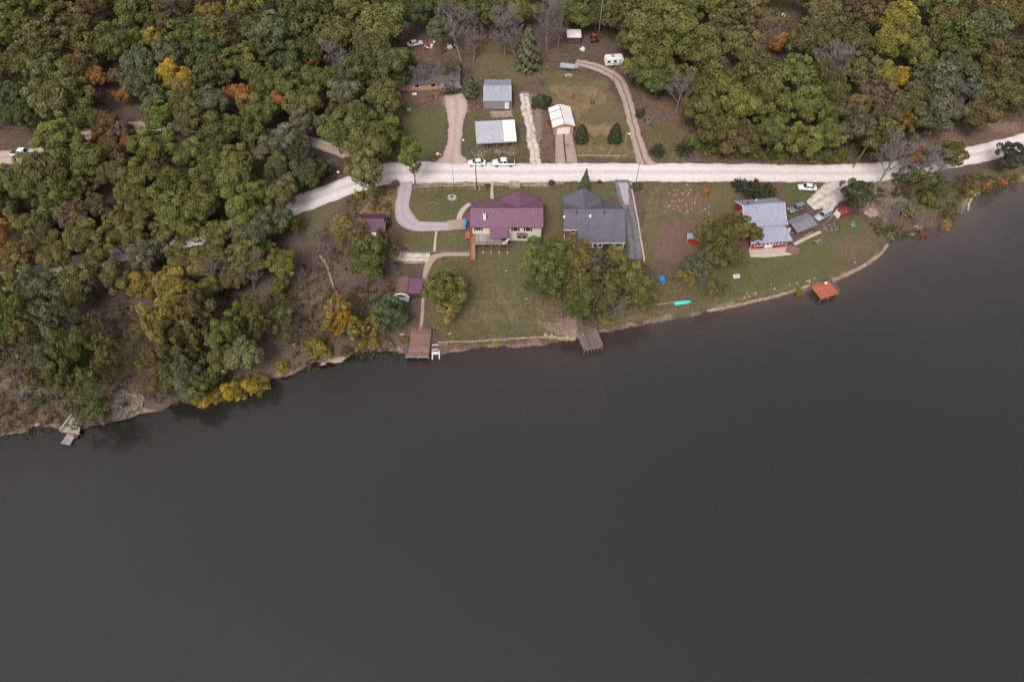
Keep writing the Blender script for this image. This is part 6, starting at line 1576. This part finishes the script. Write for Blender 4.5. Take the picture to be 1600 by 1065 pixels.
# brush and saplings under the woods: nobody could count it
def undergrowth():
    P = []; cols = []
    U_ = [([(-80, -70), (745, -70), (742, 40), (632, 50), (622, 110), (600, 235), (500, 205), (300, 186), (200, 186), (0, 200), (-80, 200)], 5200), ([(-80, 262), (60, 262), (130, 230), (330, 215), (470, 230), (530, 280), (430, 325), (200, 383), (-80, 415)], 2200),
          ([(-80, 460), (130, 430), (420, 360), (500, 360), (590, 450), (580, 545), (470, 565), (290, 620), (220, 635), (60, 660), (-80, 690)], 1700),
          ([(940, -70), (1680, -70), (1680, 172), (1500, 178), (1445, 208), (1350, 245), (1080, 240), (1062, 170), (985, 110)], 4200), ([(1360, 300), (1400, 262), (1480, 262), (1600, 262), (1600, 282), (1520, 296), (1480, 345), (1400, 360), (1370, 350)], 500),
          ([(545, 300), (620, 290), (600, 430), (640, 480), (625, 545), (560, 548), (520, 450)], 350)]
    r_ = random.Random(77)
    for poly, n in U_:
        x0, x1 = min(p[0] for p in poly), max(p[0] for p in poly); y0, y1 = min(p[1] for p in poly), max(p[1] for p in poly); c = 0; tries = 0
        while c < n and tries < n * 6:
            tries += 1; px, py = r_.uniform(x0, x1), r_.uniform(y0, y1)
            if not inside(px, py, poly): continue
            x, y = U(px, py, 4.0)
            if vnoise(np.array([x]), np.array([y]), 7, 41)[0] < .42: continue
            P.append((x, y, hz(x, y))); cols.append(r_.random()); c += 1
    P = np.array(P); n = len(P); per = 12
    C = np.repeat(P, per, 0); s = np.repeat(rng.uniform(.3, 1.3, n), per); C = C + rng.normal(0, .42, C.shape) * s[:, None]
    C[:, 2] = np.repeat(P[:, 2], per) + np.abs(rng.normal(0, .6, len(C))) * s + .1
    tint = np.stack([.5 * rng.uniform(.6, 1.35, len(C)), np.clip(np.repeat(rng.random(n), per), 0, 1), rng.uniform(.2, 1, len(C))], 1)
    me = quads_mesh('undergrowth', C, unit(len(C)) + np.array([0, 0, .6]), .22 * rng.uniform(.6, 1.3, len(C)), tint, M['leaf'])
    o = bpy.data.objects.new('undergrowth', me); COL.objects.link(o); o.color = (.13, .105, .055, 1)
    tag(o, 'low brush and saplings growing under the woods', 'undergrowth', kind='stuff')
undergrowth()
# dead snag on the back lawn, fallen branches
o = root('dead_snag', G(925, 163), 0, 'two grey dead trunks standing together on the yellowish back lawn', 'dead tree')
for k, (dx, tx) in enumerate(((-.3, -.5), (.35, .2))): MB().tube([(dx, 0, -.3), (dx + tx * .4, .1, 2.4), (dx + tx, 0, 4.8 - k)], [.22, .17, .08], 6).build('trunk', M['greybark'], o)

# fallen leaves and weeds on the open ground
def litter(name, label, n, size, cols, zone, seed, up=.02, tall=0.0):
    r_ = random.Random(seed); P = []
    while len(P) < n:
        poly = r_.choice(zone); x0, x1 = min(p[0] for p in poly), max(p[0] for p in poly); y0, y1 = min(p[1] for p in poly), max(p[1] for p in poly)
        px, py = r_.uniform(x0, x1), r_.uniform(y0, y1)
        if not inside(px, py, poly): continue
        x, y, z = G(px, py) if len(P) % 12 == 0 else (P[-1][0] + r_.gauss(0, 1.6), P[-1][1] + r_.gauss(0, 1.6), 0)
        z = hz(x, y)
        if z < .25 or any(np.min(np.hypot(S[:, 0] - x, S[:, 1] - y) - S[:, 2]) < .1 for S in STRIPS): continue
        P.append((x, y, z + up + r_.random() * tall))
    P = np.array(P); m = len(P)
    tint = np.stack([.5 * rng.uniform(.5, 1.4, m), rng.uniform(0, 1, m), rng.uniform(.3, 1, m)], 1)
    me = quads_mesh(name, P, np.array([0, 0, 1.2]) + unit(m) * (.35 + tall * 2), size * rng.uniform(.5, 1.4, m), tint, M['leaf'])
    o = bpy.data.objects.new(name, me); COL.objects.link(o); o.color = cols; tag(o, label, 'ground litter', kind='stuff')
ZL = [[(676, 402), (760, 395), (740, 528), (690, 531)], [(840, 380), (1010, 410), (1000, 505), (850, 520)], [(1010, 430), (1150, 400), (1130, 480), (1010, 495)], [(390, 400), (520, 380), (600, 440), (560, 545), (440, 575)], [(560, 290), (640, 290), (640, 345), (560, 345)],
      [(0, 430), (240, 440), (240, 560), (0, 600)], [(100, 560), (280, 560), (230, 640), (100, 660)], [(1340, 280), (1500, 262), (1500, 300), (1400, 360)], [(1080, 232), (1500, 232), (1400, 262), (1080, 255)], [(600, 50), (750, 50), (740, 160), (600, 165)], [(740, 60), (980, 60), (1000, 130), (740, 130)], [(1000, 120), (1080, 140), (1080, 250), (1000, 250)], [(735, 172), (860, 172), (870, 252), (722, 252)]]
litter('fallen_leaves', 'thin scatter of brown and tan fallen leaves', 34000, .12, (.27, .17, .09, 1), ZL, 5)
litter('weeds', 'patches of weeds and tufts along the banks and verges', 24000, .14, (.14, .135, .06, 1), ZL + [[(680, 528), (900, 522), (900, 534), (680, 545)], [(1100, 476), (1260, 440), (1262, 462), (1100, 492)], [(640, 284), (965, 284), (965, 291), (640, 294)], [(1000, 282), (1300, 284), (1300, 290), (1000, 290)], [(620, 248), (1000, 248), (1000, 256), (620, 256)], [(1430, 330), (1600, 262), (1600, 282), (1450, 356)]], 6, .05, .25)
SKY = .15
SUNE = 1.5

# ------------------------------------------------------------------ camera, sky and sun
cam = bpy.data.cameras.new('camera'); co = bpy.data.objects.new('camera', cam); COL.objects.link(co)
co.location = (0, 0, CAM_H); co.rotation_euler = (R(90) - PITCH, 0, 0)
cam.sensor_width = 36; cam.lens = FPX / 1600 * 36; cam.clip_end = 20000; cam.clip_start = .5
bpy.context.scene.camera = co

SUN_EL, SUN_ROT = R(52), R(200)
w = bpy.data.worlds.new('World'); bpy.context.scene.world = w; w.use_nodes = True
b = NB(w.node_tree); w.node_tree.nodes.clear()
sky = b.n('ShaderNodeTexSky', sky_type='NISHITA'); sky.sun_disc = False; sky.sun_elevation = SUN_EL; sky.sun_rotation = SUN_ROT
sky.air_density = 1.0; sky.dust_density = 6.0; sky.ozone_density = .6
hs = b.n('ShaderNodeHueSaturation'); hs.inputs['Saturation'].default_value = .12; b.l(sky.outputs[0], hs.inputs['Color'])
bg = b.n('ShaderNodeBackground'); bg.inputs['Strength'].default_value = SKY
tint = b.mix(1.0, hs.outputs[0], (1.0, .955, .945), 'MULTIPLY')
b.l(tint, bg.inputs['Color']); wo_ = b.n('ShaderNodeOutputWorld'); b.l(bg.outputs[0], wo_.inputs[0])
sl = bpy.data.lights.new('sun', 'SUN'); sl.energy = SUNE; sl.angle = R(22); sl.color = (1, .95, .90)
so = bpy.data.objects.new('sun', sl); COL.objects.link(so)
# sky sun_rotation is measured clockwise from +Y
sx, sy, sz_ = math.sin(SUN_ROT) * math.cos(SUN_EL), math.cos(SUN_ROT) * math.cos(SUN_EL), math.sin(SUN_EL)
from mathutils import Vector
so.rotation_euler = Vector((sx, sy, sz_)).to_track_quat('Z', 'Y').to_euler(); so.location = (0, 60, 200)
sc = bpy.context.scene
sc.view_settings.view_transform = 'Standard'; sc.view_settings.look = 'None'; sc.view_settings.exposure = 0; sc.view_settings.gamma = 1
sc.render.engine = 'CYCLES'; sc.cycles.max_bounces = 6; sc.cycles.transparent_max_bounces = 4; sc.cycles.caustics_reflective = False; sc.cycles.caustics_refractive = False
